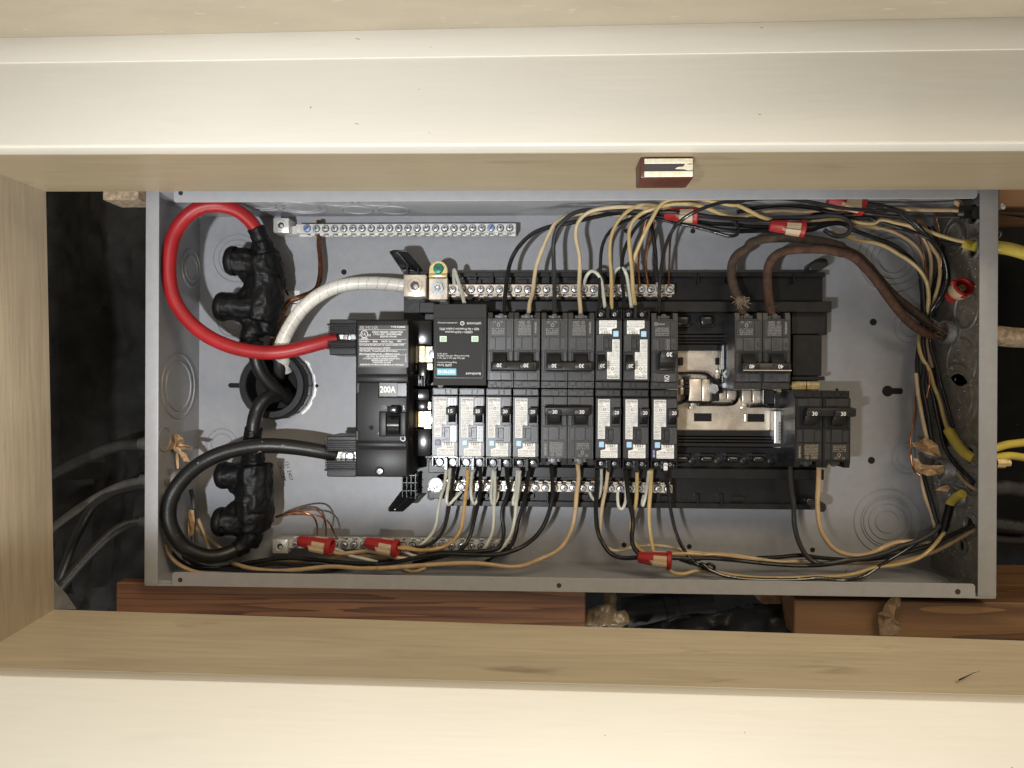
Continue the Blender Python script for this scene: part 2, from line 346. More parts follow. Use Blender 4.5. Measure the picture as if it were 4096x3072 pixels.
# lettering: the built-in font turned into flat mesh, cached per string
_tc = {}
def glyphs(txt):
    if txt not in _tc:
        cu = bpy.data.curves.new("t", 'FONT'); cu.body = txt; cu.resolution_u = 2; cu.align_x = 'LEFT'
        o = bpy.data.objects.new("t", cu); me = o.to_mesh()
        vs = [(v.co.x, v.co.y) for v in me.vertices]; fs = [tuple(p.vertices) for p in me.polygons]
        o.to_mesh_clear(); bpy.data.objects.remove(o); bpy.data.curves.remove(cu)
        w = max([v[0] for v in vs] or [0]) - min([v[0] for v in vs] or [0]); x0 = min([v[0] for v in vs] or [0])
        _tc[txt] = ([(a - x0, b) for a, b in vs], fs, w)
    return _tc[txt]
def write(mb, txt, x, z, h, y, width=None, align='l', mi=0, rot=0, bold=0):
    """cap height h, baseline at z; width squeezes the line to fit"""
    vs, fs, w = glyphs(txt); k = h / 0.72; kx = k
    if width: kx = width / max(w, 1e-3)
    off = {'l': 0, 'c': -w * kx / 2, 'r': -w * kx}[align]; c, sn = math.cos(rot), math.sin(rot)
    for d in ((0, 0), (bold, 0), (0, bold), (bold, bold)) if bold else ((0, 0),):
        pts = [((a * kx + off + d[0]), (b * k + d[1])) for a, b in vs]
        mb.add([(x + p*c - q*sn, y - 0.0005 * (d[0] > 0) - 0.0007 * (d[1] > 0), z + p*sn + q*c) for p, q in pts], fs, mi)

# ------------------------------------------------------------------ things and parts
def tag(o, label=None, cat=None, group=None, kind=None):
    if label: o['label'] = label
    if cat: o['category'] = cat
    if group: o['group'] = group
    if kind: o['kind'] = kind
    return o
def thing(name, label, cat, org=(0,0,0), group=None, kind=None):
    o = bpy.data.objects.new(name, None); COL.objects.link(o); o.location = Vector(org) * S; o.empty_display_size = 0.01
    o['org'] = list(org)
    return tag(o, label, cat, group, kind)
def part(name, mb, mats, parent, bevel=0, smooth=False, segs=1, label=None, angle=35, kind=None):
    org = world_org(parent)
    me = mb.mesh(name, mats, org, bevel, smooth, segs, angle)
    o = bpy.data.objects.new(name, me); COL.objects.link(o); o.parent = parent
    o['org'] = list(org)
    if label: o['label'] = label
    if kind: o['kind'] = kind
    return o
def world_org(o): return tuple(o.get('org', (0, 0, 0)))
def solo(name, mb, mats, label, cat, group=None, bevel=0, smooth=False, segs=1, org=None, kind=None, angle=35):
    org = org or mb.v[0]
    o = bpy.data.objects.new(name, mb.mesh(name, mats, org, bevel, smooth, segs, angle)); COL.objects.link(o)
    o.location = Vector(org) * S; o['org'] = list(org)
    return tag(o, label, cat, group, kind)
def inst(src, parent, loc, rot=(0,0,0), name=None):
    """a copy of a part placed at a point (inches) given in the frame of the parent"""
    o = src.copy(); COL.objects.link(o); o.parent = parent
    o.location = (Vector(loc) - Vector(world_org(parent))) * S; o.rotation_euler = rot
    return o
def copy_tree(o, parent=None):
    c = o.copy(); COL.objects.link(c)
    if parent: c.parent = parent
    for ch in list(o.children): copy_tree(ch, c)
    return c

def parts_split(name, mb, mats, parent, bevel=0, smooth=False, segs=1):
    """every loose piece of the builder becomes a part of its own"""
    par = list(range(len(mb.v)))
    def fd(i):
        while par[i] != i: par[i] = par[par[i]]; i = par[i]
        return i
    for f in mb.f:
        r = fd(f[0])
        for i in f[1:]: par[fd(i)] = r
    groups = {}
    for f, m in zip(mb.f, mb.m): groups.setdefault(fd(f[0]), []).append((f, m))
    for fs in groups.values():
        sub = MB(); idx = {}
        for f, m in fs:
            for i in f:
                if i not in idx: idx[i] = len(sub.v); sub.v.append(mb.v[i])
            sub.f.append(tuple(idx[i] for i in f)); sub.m.append(m)
        o = part(name, sub, mats, parent, bevel, smooth, segs)
    return o

# ================================================================== the setting
FL = 3.95                                             # the floor of the steel box lies this deep
BW, BH = 30.0, 14.283
from mathutils import noise as mnoise
mb = MB(); NX, NZ = 70, 90; vs = []; fs = []
for j in range(NZ):                                   # crumpled dark lining
    for i in range(NX):
        x, z = -14 + 17.2 * i / (NX-1), -9 + 32 * j / (NZ-1)
        f = mnoise.noise(Vector((x*.35, z*.22, 1.7))) * 1.3 + abs(mnoise.noise(Vector((x*.9, z*.6, 4.2)))) * .8 + mnoise.noise(Vector((x*2.3, z*1.9, 8.0))) * .22
        vs.append((x, 6.3 + f, z))
for j in range(NZ-1):
    for i in range(NX-1): fs.append((j*NX+i, j*NX+i+1, (j+1)*NX+i+1, (j+1)*NX+i))
mb.add(vs, fs); mb.add([(-60,8.6,-40),(3.2,8.6,-40),(3.2,8.6,50),(-60,8.6,50)], [(0,1,2,3)])
o = solo("cavity_wall", mb, X['dark'], None, None, smooth=True); o['kind'] = 'structure'
mb = MB().add([(3.2,7.4,-40),(90,7.4,-40),(90,7.4,50),(3.2,7.4,50)], [(0,1,2,3)])
o = solo("felt_wall", mb, X['dark2'], None, None); o['kind'] = 'structure'

# inferred hand torch, with unseen plates added to cut its beam below and above
wl = thing("work_light", "unseen work light beside the camera with flat plates added to cut its beam", "work light", (LX, LY, LZ))
part("beam_plate", MB().box(LX - 4.5, LX + 4.5, LY - .4, LY + 5.0, LZ - .06, LZ), X['blk'], wl, bevel=.01)
part("beam_plate", MB().box(LX - 4.5, LX + 4.5, LY - .4, LY + 5.0, LZ + 1.92, LZ + 1.98), X['blk'], wl, bevel=.01)
part("lamp_body", MB().box(LX - 1.2, LX + 1.4, LY - 1.2, LY - .42, LZ - .06, LZ + .9), X['blk'], wl, bevel=.05, segs=2, smooth=True)
# the phone that takes the picture shades the far upper corner from the torch; it stands behind the lens
ph = thing("smartphone", "black phone held upright across, taking the picture", "phone", tuple(C0))
pb = [C0 + right * x + up * z - fwd * y for y in (.10, .42) for x, z in ((-3.5, -3.9), (2.9, -3.9), (2.9, -.45), (-3.5, -.45))]
part("phone_body", MB().hexa(pb[:4], pb[4:]), X['blk2'], ph, bevel=.1, segs=3, smooth=True)

# ------------------------------------------------------------------ painted wooden surround
def wavy(mb, a0, a1, b0, b1, n, amp, seed):
    """a strip between edge a0-a1 and edge b0-b1, with the first edge slightly uneven"""
    rnd = random.Random(seed); vs = []; fs = []
    for i in range(n + 1):
        t = i / n; p = Vector(a0).lerp(Vector(a1), t); q = Vector(b0).lerp(Vector(b1), t)
        vs += [p + Vector((0, 0, rnd.uniform(-amp, amp))), q]
    for i in range(n): fs.append((2*i, 2*i+2, 2*i+3, 2*i+1))
    return mb.add(vs, fs)
YF, YB = -5.2, -0.35
def ln(p, q, x): return p[1] + (q[1] - p[1]) * (x - p[0]) / (q[0] - p[0])
xl, xr = -900, 5000
def edge(p, q, Y, dz=0):
    a = at(xl, ln(p, q, xl), Y); b = at(xr, ln(p, q, xr), Y)
    return a + Vector((0, 0, dz)), b + Vector((0, 0, dz))
tf0, tf1 = edge((0, 590), (4096, 574), YF); tb0, tb1 = edge((185, 767), (4096, 759), YB)
tu0, tu1 = edge((0, 256), (4096, 199), YF)
def sh(p, dy=0, dz=0): return p + Vector((0, dy, dz))
# top casing: a flat board with a rounded lower edge
def board(a0, a1, b0, b1, dy): # front rectangle a(bottom) b(top), thickness dy away from the viewer
    return MB().hexa([a0, b0, sh(b0, dy), sh(a0, dy)], [a1, b1, sh(b1, dy), sh(a1, dy)])
solo("casing_board", board(tf0, tf1, sh(tu0, 0, .35), sh(tu1, 0, .35), 0.7), X['cream'],
     "wide cream painted board across the top of the opening, above the magnetic catch", "board", "painted boards of the surround", bevel=0.09, segs=4, smooth=True)
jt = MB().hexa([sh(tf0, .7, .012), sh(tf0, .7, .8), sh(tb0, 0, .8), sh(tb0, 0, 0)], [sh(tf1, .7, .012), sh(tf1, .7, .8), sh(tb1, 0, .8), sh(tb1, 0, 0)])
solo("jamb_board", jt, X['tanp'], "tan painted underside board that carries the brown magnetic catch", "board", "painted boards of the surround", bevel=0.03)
# upper moulding strip and the projecting shelf above it
mu0, mu1 = edge((0, 150), (4096, 66), YF - 0.035); tv0, tv1 = edge((0, 252), (4096, 196), YF - 0.035)
solo("trim_strip", board(tv0, tv1, mu0, mu1, 0.55), X['cream'], "narrow cream strip between the wide top board and the projecting shelf", "trim", "painted boards of the surround", bevel=0.02, segs=2, smooth=True)
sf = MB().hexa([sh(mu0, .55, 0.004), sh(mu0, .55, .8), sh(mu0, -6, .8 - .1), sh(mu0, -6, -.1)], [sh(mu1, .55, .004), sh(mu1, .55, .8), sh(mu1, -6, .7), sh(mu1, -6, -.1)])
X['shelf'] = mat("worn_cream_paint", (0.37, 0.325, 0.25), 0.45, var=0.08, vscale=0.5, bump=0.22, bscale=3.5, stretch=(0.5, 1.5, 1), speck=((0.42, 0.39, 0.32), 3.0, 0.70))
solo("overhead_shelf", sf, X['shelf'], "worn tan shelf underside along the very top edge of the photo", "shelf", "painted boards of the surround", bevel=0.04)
# bottom ledge and its casing
bf0, bf1 = edge((0, 2702), (4096, 2812), YF); bb0, bb1 = edge((220, 2437), (4096, 2562), YB)
jb = MB().hexa([sh(bf0, .5, -.010), sh(bb0, 0, 0), sh(bb0, 0, -.8), sh(bf0, .5, -.8)], [sh(bf1, .5, -.010), sh(bb1, 0, 0), sh(bb1, 0, -.8), sh(bf1, .5, -.8)])
ledge = solo("ledge_board", jb, X['tanb'], "scuffed tan ledge along the bottom of the opening with a short black pen stroke", "board", "painted boards of the surround", bevel=0.02)
mk = MB(); 
def on_ledge(x, y, r): 
    n = (bf1 - bf0).cross(bb0 - bf0); n.normalize(); d = ray(x, y, r); t = (bf0 + Vector((0,0,.004)) - C0).dot(n) / d.dot(n); return C0 + d * t
st = [(1930,508,7),(1960,494,5),(1990,479,2.5),(2025,467,.6)]
vs = []; fs = []
for x, y, w in st: vs += [on_ledge(x, y - w * .6, 'BR') , on_ledge(x, y + w * .6, 'BR')]
for i in range(3): fs.append((2*i, 2*i+1, 2*i+3, 2*i+2))
mk.add(vs, fs); o = part("pen_stroke", mk, X['ink'], ledge)
cb = board(sh(bf0, 0, -9), sh(bf1, 0, -9), bf0, bf1, 0.5)
solo("lower_casing_board", cb, X['cream'], "broad cream painted board below the ledge, filling the bottom of the photo", "board", "painted boards of the surround", bevel=0.045, segs=2, smooth=True)
# upright jamb at the end with the red cable
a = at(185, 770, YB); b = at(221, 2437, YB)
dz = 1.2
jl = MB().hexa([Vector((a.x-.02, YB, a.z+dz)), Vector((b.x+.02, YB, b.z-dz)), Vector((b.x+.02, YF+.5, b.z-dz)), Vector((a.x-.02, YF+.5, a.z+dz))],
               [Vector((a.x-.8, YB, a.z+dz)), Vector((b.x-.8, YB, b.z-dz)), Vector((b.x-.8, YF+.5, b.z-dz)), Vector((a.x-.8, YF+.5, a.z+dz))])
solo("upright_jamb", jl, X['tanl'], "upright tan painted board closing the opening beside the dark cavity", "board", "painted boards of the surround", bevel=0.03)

# magnetic catch
mz = lambda x, y, Y: at(x, y, Y, 'TR')
r0 = thing("magnetic_catch", "brown magnetic door catch with chipped cream paint under the top board", "door catch", tuple(mz(665, 690, -4.1)))
p, q = mz(556, 770, -4.1), mz(786, 676, -4.1)
hz = tb0.z + 0.10
part("housing", MB().box(p.x, q.x, -4.1, -3.0, p.z, q.z + .25), X['magp'], r0, bevel=0.05, segs=2, smooth=True)
p2, q2 = mz(572, 764, -4.13), mz(782, 684, -4.13)
f = MB(); hgt = q2.z - p2.z
f.box(p2.x, q2.x, -4.15, -4.09, p2.z, p2.z + hgt * .30); f.box(p2.x, q2.x, -4.15, -4.09, p2.z + hgt * .72, q2.z)
part("strike_plate", f, X['magw'], r0, bevel=0.012)
f = MB().box(p2.x, q2.x, -4.125, -4.08, p2.z + hgt * .30, p2.z + hgt * .72); part("magnet", f, X['magd'], r0)
rnd = random.Random(3); f = MB(); xa = q2.x
pts = [(xa, p2.z + hgt*.68), (xa-.12, p2.z+hgt*.66), (xa-.22, p2.z+hgt*.72), (xa-.28, p2.z+hgt*.56), (xa-.45, p2.z+hgt*.52), (xa-.52, p2.z+hgt*.42), (xa-.25, p2.z+hgt*.40), (xa-.15, p2.z+hgt*.33), (xa, p2.z+hgt*.34)]
f.prism(pts, -4.132, -4.12); part("paint_chip", f, X['magw'], r0)

# ------------------------------------------------------------------ framing timber and things behind the surround
def block(x0, y0, x1, y1, Y0, Y1, r='S'):
    p, q = at(x0, y1, Y0, r), at(x1, y0, Y0, r); return MB().box(p.x, q.x, Y0, Y1, p.z, q.z)
solo("timber_block", block(462, 2358, 2342, 2492, 0.7, 1.3), X['stud'], "long red-brown timber block under the box, at the end with the black cable loop", "timber", "framing timber under the box", bevel=0.05)
p, q = at(3178, 2545, 0.55), at(4096, 2412, 0.55)
solo("timber_plate", MB().box(p.x, q.x + 4, 0.55, 6, p.z, q.z), X['stud2'], "orange-brown timber plate under the box with torn paper hanging on it", "timber", "framing timber under the box", bevel=0.04)
p, q = at(410, 799, 1.0), at(552, 740, 1.0)
solo("timber_offcut", MB().box(p.x, q.x, 1.0, 2.2, p.z, q.z), X['clotht'], "small pale timber end peeping under the top board beside the dark cavity", "timber", bevel=0.03)
p, q = at(1441, 255, 1.2, 'V'), at(1651, 100, 1.2, 'V')
solo("timber_header", MB().box(p.x, q.x + 4, 1.2, 5, p.z, q.z), X['stud2'], "brown timber above the yellow cable, outside the corner of the box", "timber", bevel=0.03)
# dark filler behind the timbers
p = at(2343, 2500, 3.2); q = at(3300, 2380, 3.2)
# foam
def lump(name, pts, r, m, label, cat, vox=0.06, disp=None, jitter=0.0, parent=None):
    """one continuous skin over a chain of spheres/capsules: list of (points, radius)"""
    mb = MB()
    for path, rr in pts: mb.tube(path, rr, n=10, sub=1) if len(path) > 1 else mb.lathe(path[0], (0,0,1), [(0,-rr),(rr*.7,-rr*.7),(rr,0),(rr*.7,rr*.7),(0,rr)], 10)
    org = pts[0][0][0]
    if parent: o = part(name, mb, m, parent)
    else: o = solo(name, mb, m, label, cat, org=tuple(org))
    md = o.modifiers.new("skin", 'REMESH'); md.mode = 'VOXEL'; md.voxel_size = vox * S; md.use_smooth_shade = True
    s = o.modifiers.new("relax", 'SMOOTH'); s.factor = 0.5; s.iterations = 4
    if disp:
        t = bpy.data.textures.new("lumps", 'CLOUDS'); t.noise_scale = disp[0] * S
        d = o.modifiers.new("lumps", 'DISPLACE'); d.texture = t; d.strength = disp[1] * S; d.mid_level = 0.5
    return o
h = lambda x, y, Y: at(x, y, Y, 'H')
lump("foam_lump", [([h(330,260,1.5), h(380,420,1.3)], .55), ([h(440,330,1.4), h(480,430,1.2)], .45), ([h(270,300,1.6), h(280,420,1.4)], .4), ([h(410,200,1.5)], .3)], 0, X['foam'],
     "brown lump of hardened foam under the box, beside the end of the timber block", "foam", disp=(.5, .22))
pr = thing("drain_pipe", "black pipe with a raised collar lying under the box behind the foam lump", "pipe", tuple(h(720, 300, 2.8)))
a, b = h(520, 330, 2.6), h(1250, 240, 2.9)
part("barrel", MB().tube([a, b], .60, n=24, sub=1), X['sheet'], pr, smooth=True)
dv = (b - a).normalized(); c = a + dv * 1.5
part("collar", MB().lathe(c, dv, [(.60,0),(.66,.02),(.66,.30),(.60,.32)], 24), X['sheet'], pr, smooth=True)
part("collar", MB().lathe(a + dv * 2.05, dv, [(.60,0),(.64,.02),(.64,.12),(.60,.14)], 24), X['sheet'], pr, smooth=True)
# crumpled plastic sheet
rnd = random.Random(11); vs = []; fs = []; nx, nz = 26, 7
for j in range(nz):
    for i in range(nx):
        u, v = i / (nx-1), j / (nz-1)
        x = 600 + 1470 * u; ytop = 440 - 210 * min(1, u * 1.25) ** .8 + 14 * math.sin(u * 17); y = ytop + (560 - ytop) * v
        vs.append(h(x, y, 1.35 + .5 * (1 - v) + .16 * math.sin(u * 23 + v * 5) + rnd.uniform(-.09, .09)))
for j in range(nz-1):
    for i in range(nx-1): fs.append((j*nx+i, (j+1)*nx+i, (j+1)*nx+i+1, j*nx+i+1))
o = solo("plastic_sheet", MB().add(vs, fs), X['sheet'], "crumpled black plastic sheet stuffed between ledge and box, beside the torn paper timber", "plastic sheet", smooth=True)
sd = o.modifiers.new("thick", 'SOLIDIFY'); sd.thickness = .03 * S
# torn kraft paper pieces
def scrap(name, regpts, r, Y, label, cat="paper scrap", m='paper', amp=.12, seed=1, group=None, thick=.02, dy=0.35):
    """a crumpled fan of paper: outline points around a centre, each with its own depth"""
    rnd = random.Random(seed); c = Vector((0,0,0)); P = [at(x, y, Y + rnd.uniform(-dy, dy), r) for x, y in regpts]
    for p in P: c += p / len(P)
    c.y -= amp; n = len(P); vs = [c]; fs = []
    mid = [c.lerp(p, .55) + Vector((rnd.uniform(-.5,.5), rnd.uniform(-1,1), rnd.uniform(-.5,.5))) * amp for p in P]
    vs += mid + P
    for i in range(n):
        j = (i + 1) % n; fs += [(0, 1+i, 1+j), (1+i, 1+n+i, 1+n+j, 1+j)]
    o = solo(name, MB().add(vs, fs), X[m], label, cat, group)
    sd = o.modifiers.new("thick", 'SOLIDIFY'); sd.thickness = thick * S
    return o
scrap("paper_scrap", [(395,1345),(432,1330),(455,1350),(452,1400),(430,1440),(425,1490),(462,1520),(440,1560),(395,1572),(330,1570),(325,1500),(318,1440),(345,1425),(360,1390)], 'W', 0.25,
      "torn brown paper hanging over the orange-brown timber plate", m='paperd', seed=4, amp=.16, dy=.22)
scrap("grey_offcut", [(325,1232),(345,1260),(400,1320),(462,1412),(325,1410)], 'N', 0.8, "grey triangular board offcut in the corner where ledge meets upright", "offcut", 'gsheet', amp=.02, seed=2, dy=.05)

# ================================================================== the steel box
bx = thing("breaker_box", "long grey enamelled steel electrical box with open front and knockouts", "electrical panel", (0, 0, 0))
t = .06
part("back_panel", MB().box(0, BW, FL, FL + t, 0, BH), X['box'], bx)
part("end_wall", MB().box(-.002, t, .03, FL - .002, .05, BH - .05), X['box'], bx, label="end wall beside the dark cavity")
part("end_wall", MB().box(BW - t, BW + .002, .03, FL - .002, .05, BH - .05), X['boxdirt'], bx, label="dirty end wall full of cable fittings")
part("side_wall", MB().box(0, BW, 0.03, FL - .002, BH - t, BH), X['box'], bx)
part("side_wall", MB().box(0, BW, 0.03, FL - .002, 0, t), X['box'], bx)
fw = .52
def flange(x0, x1, z0, z1, y=0): return MB().box(x0, x1, y, y + .055, z0, z1)
lf = at(633, 1600, 0).x
part("flange", flange(-.004, lf, .06, BH - .02), X['box'], bx, bevel=.02, segs=2, smooth=True)
part("flange", flange(at(3916, 1600, 0).x, BW + .004, .06, BH - .02), X['box'], bx, bevel=.02, segs=2, smooth=True)
fx0, fx1 = at(687, 2320, 0).x, at(3902, 2370, 0).x
def rflange(z0, z1, top):
    r = .12; pts = []
    cs = [(fx0 + r, z1 - r, 90, 180), (fx1 - r, z1 - r, 0, 90)] if not top else [(fx0 + r, z0 + r, 180, 270), (fx1 - r, z0 + r, 270, 360)]
    if not top:
        pts = [(fx0, z0), (fx1, z0)] + [(cs[1][0] + r*math.cos(math.radians(a)), cs[1][1] + r*math.sin(math.radians(a))) for a in range(0, 91, 18)] + [(cs[0][0] + r*math.cos(math.radians(a)), cs[0][1] + r*math.sin(math.radians(a))) for a in range(90, 181, 18)]
    else:
        pts = [(fx1, z1), (fx0, z1)] + [(cs[0][0] + r*math.cos(math.radians(a)), cs[0][1] + r*math.sin(math.radians(a))) for a in range(180, 271, 18)] + [(cs[1][0] + r*math.cos(math.radians(a)), cs[1][1] + r*math.sin(math.radians(a))) for a in range(270, 361, 18)]
    return MB().prism(pts, .004, .06)
fb = part("flange", rflange(0, .50, False), X['box'], bx, bevel=.012)
ft = part("flange", rflange(BH - .46, BH, True), X['box'], bx, bevel=.012)
def dot(c, r, ax=(0, -1, 0)):
    return MB().lathe(c, ax, [(0, .0), (r, .0), (r, .006), (0, .006)], 18)
for nm, x, y, rr in (("S", 380/1*0+701+20, 2320, .085), ("S", 2236, 2342, .085), ("S", 3831, 2367, .095)):
    part("screw_hole", dot(at(x, y, .004), rr), X['slot'] if rr < .09 else X['slot'], bx)
part("screw_hole", dot(at(1500, 150, .004, 'E') + Vector((0,0,0)), .085), X['slot'], bx)
# return lips at the lower corners
for (x0, x1) in ((.02, fx0 + .3), (fx1 - .2, BW - .02)):
    part("corner_lip", MB().box(x0, x1, .10, .15, -.04, .16), X['box'], bx, bevel=.02)
# knockouts: concentric stamped rings
def rings(name, c, ax, radii, mat_, h=.045, w=.036, n=40):
    mb = MB()
    for r in radii:
        mb.lathe(c, ax, [(r - w, 0), (r - w * .5, h), (r + w * .5, h), (r + w, 0)], n)
    mb.lathe(c, ax, [(0, .004), (radii[-1] - w, .004), (radii[-1] - w, .0)], n)
    return part(name, mb, mat_, bx, smooth=True)
px = lambda r: r / 98.0
V3 = Vector
rings("knockout", at(700, 570, FL, 'M'), (0,-1,0), [1.0, .78, .56, .40], X['box'])
rings("knockout", at(660, 1080, FL, 'M'), (0,-1,0), [.62, .42], X['box'])
rings("knockout", at(475, 625, FL, 'L'), (0,-1,0), [.64, .44], X['box'])
rings("knockout", at(560, 700, FL, 'V'), (0,-1,0), [1.36, 1.05, .82, .58], X['box'])
rings("knockout", at(710, 1260, FL, 'V'), (0,-1,0), [.68, .42], X['box'])
rings("knockout", at(375, 882, FL, 'W'), (0,-1,0), [1.30, 1.02, .92, .72, .45], X['box'])
rings("knockout", at(500, 500, FL, 'W'), (0,-1,0), [.64, .42], X['box'])
for r, x, y, rad in (('L', 190, 240, [1.25, .95]), ('M', 330, 650, [.75, .5]), ('L', 95, 590, [.45])):
    rings("knockout", atx(x, y, t, r), (1,0,0), rad, X['box'], h=.045, w=.05)
for r, x, y, rad in (('M', 1210, 155, [.98, .72]), ('M', 1665, 178, [.60]), ('M', 1960, 180, [.60]), ('M', 1490, 112, [.6]), ('M', 1790, 112, [.6]), ('M', 880, 135, [.9, .62])):
    rings("knockout", atz(x, y, BH - t, r), (0,0,-1), rad, X['box'], h=.04, w=.045)
for r, x, y, rad in (('W', 800, 130, [1.2, .9]), ('V', 1080, 520, [.8, .55]), ('V', 1170, 1120, [.7]), ('W', 740, 830, [.5]), ('V', 1130, 1560, [.9])):
    rings("knockout", atx(x, y, BW - t, r), (-1,0,0), rad, X['boxdirt'], h=.045, w=.045)
for r, x, y, rad in (('B', 1500, 775, [1.7, 1.4]),):
    rings("knockout", atz(x, y, t, r), (0,0,1), rad, X['box'], h=.04, w=.05)
# mounting holes
for r, x, y, rr in (('M',1560,680,.115), ('T',1220,350,.10), ('T',1752,350,.10), ('V',400,1220,.14), ('W',280,515,.14), ('A',1632,540,.10), ('A',2060,551,.10), ('B',936,595,.10),
                    ('L',1107,237,.07), ('V',0,735,.12), ('Q1',1652,1372,.06)):
    part("mounting_hole", dot(at(x, y, FL - .002, r), rr), X['hole'], bx)
kh = dot(at(378, 97, FL - .002, 'W'), .22); c = at(430, 97, FL - .002, 'W'); kh.prism([(c.x - .3, c.z - .12), (c.x + .2, c.z - .12), (c.x + .25, c.z - .06), (c.x + .25, c.z + .06), (c.x + .2, c.z + .12), (c.x - .3, c.z + .12)], FL - .011, FL - .003)
part("keyhole_slot", kh, X['hole'], bx)
c = at(552, 235, FL - .002, 'L'); part("keyhole_slot", MB().prism([(c.x - .14, c.z - .1), (c.x + .3, c.z - .1), (c.x + .3, c.z + .1), (c.x - .14, c.z + .1), (c.x-.2, c.z+.04), (c.x-.2, c.z-.04)], FL - .011, FL - .003), X['hole'], bx)
# stamped inspection mark
st = MB(); c = at(1403, 1036, FL - .004, 'L'); st.lathe(c, (0,-1,0), [(.29, 0), (.29, .004), (.31, .004), (.31, 0)], 32)
write(st, "QC", c.x - .06, c.z - .17, .19, FL - .006, align='l', rot=math.radians(96)); write(st, "191", c.x + .16, c.z - .20, .19, FL - .006, rot=math.radians(96))
part("inspection_stamp", st, X['gink'], bx)
st = MB(); c = at(845, 745, FL - .004, 'L'); write(st, "CIRCUIT", c.x, c.z, .16, FL - .006, rot=math.radians(-75)); write(st, "151 2407", c.x + .32, c.z, .16, FL - .006, rot=math.radians(-75))
part("stencil_print", st, X['ink'], bx)
# wiring sticker on the floor behind the splice
p, q = at(1080, 1030, FL - .006, 'M'), at(1203, 830, FL - .006, 'M')
sk = thing("wiring_sticker", "small white sticker with a round symbol, half hidden by the taped splice", "sticker", (p.x, FL - .006, p.z))
part("film", MB().box(p.x - .5, q.x, FL - .010, FL - .002, p.z, q.z), X['lab'], sk)
m2 = MB(); cc = at(1085, 935, FL - .013, 'M'); m2.lathe(cc, (0,-1,0), [(.54, 0), (.54, .003), (.56, .003), (.56, 0)], 32)
m2.box(cc.x - .10, cc.x + .10, FL - .016, FL - .013, cc.z - .02, cc.z); m2.box(cc.x - .12, cc.x - .10, FL - .016, FL - .013, cc.z - .12, cc.z + .12); m2.box(cc.x + .25, cc.x + .52, FL - .016, FL - .013, cc.z - .02, cc.z + .02)
m2.prism([(cc.x - .02, cc.z + .55), (cc.x + .12, cc.z + .32), (cc.x + .18, cc.z + .36), (cc.x + .06, cc.z + .58)], FL - .016, FL - .013)
part("symbol_print", m2, X['ink'], sk)
# serial sticker on the far side wall near the yellow-tan wires
p = atz(590, 98, BH - t - .004, 'T'); q = atz(1010, 92, BH - t - .004, 'T')
o = solo("serial_sticker", MB().box(p.x, q.x, p.y - .25, p.y + .05, BH - t - .012, BH - t - .003), X['lab'], "thin white sticker seen edge-on on the upper inside wall", "sticker")

# ------------------------------------------------------------------ conduit bushing
bu = thing("conduit_bushing", "round black threaded conduit bushing with service cables passing through", "conduit bushing", tuple(at(805, 238, FL, 'L')))
c = at(806, 236, 3.0, 'L'); R1 = 1.34; c2 = Vector((c.x, FL, c.z))
part("rim", MB().lathe(c2, (0,-1,0), [(1.02, 0), (1.02, .92), (1.06, .96), (R1 - .05, .96), (R1, .90), (R1, .55), (R1 + .04, .53), (R1 + .04, .12), (R1 + .02, 0)], 48), X['blk'], bu, smooth=True)
part("bore", MB().lathe(c2, (0,-1,0), [(0, .012), (1.03, .012), (1.03, .0)], 40), X['hole'], bu)
g = MB()
for i in range(20):
    a = 2 * math.pi * i / 20; d = Vector((math.cos(a), 0, math.sin(a))); e = Vector((-math.sin(a), 0, math.cos(a)))
    k = c2 + d * (R1 + .03); w = .035
    g.hexa([k - e*w - d*.05 + V3((0,-.5,0)), k + e*w - d*.05 + V3((0,-.5,0)), k + e*w + d*.03 + V3((0,-.5,0)), k - e*w + d*.03 + V3((0,-.5,0))], [k - e*w - d*.05 + V3((0,-.1,0)), k + e*w - d*.05 + V3((0,-.1,0)), k + e*w + d*.03 + V3((0,-.1,0)), k - e*w + d*.03 + V3((0,-.1,0))])
part("grip_ridges", g, X['blk'], bu)
# bright scraped edge beside the bushing
sc_ = MB(); rr = random.Random(5); vs = []; fs = []
for i in range(22):
    a = math.radians(-52 + 4.6 * i); r_ = R1 + .10; w = rr.uniform(.03, .12)
    vs += [(c2.x + r_*math.cos(a), FL - .004, c2.z + r_*math.sin(a)), (c2.x + (r_+w)*math.cos(a), FL - .004, c2.z + (r_+w)*math.sin(a))]
for i in range(21): fs.append((2*i, 2*i+1, 2*i+3, 2*i+2))
part("scraped_paint", sc_.add(vs, fs), X['alu'], bx)

# ================================================================== screws and terminal bars
def screw_mesh(name, r, h, m, slot='cross'):
    mb = MB().lathe((0,0,0), (0,-1,0), [(r, 0), (r, h*.6), (r*.88, h*.9), (r*.5, h), (0, h)], 14, 0)
    if slot in ('cross', 'line'): mb.box(-r*.78, r*.78, -h*1.02, -h*.6, -r*.13, r*.13, 1)
    if slot == 'cross': mb.box(-r*.13, r*.13, -h*1.03, -h*.6, -r*.5, r*.5, 1)
    if slot == 'hex': mb.lathe((0,0,0), (0,-1,0), [(0, h*1.01), (r*.45, h*1.01), (r*.45, h*.5)], 6, 1)
    me = mb.mesh(name, [m, X['slot']], (0,0,0), smooth=True); me.name = name
    return me
SCR = screw_mesh("screw", .125, .085, X['zinc']); SCRB = screw_mesh("screw", .15, .10, X['bscrew'], 'line'); SCRG = screw_mesh("screw", .20, .10, X['gscrew'], 'cross')
def put(name, me, parent, loc, ang=0, scale=1):
    o = bpy.data.objects.new(name, me); COL.objects.link(o); o.parent = parent
    o.location = (Vector(loc) - Vector(world_org(parent))) * S
    o.rotation_euler = (0, ang, 0)
    if scale != 1: o.scale = (scale,)*3
    return o
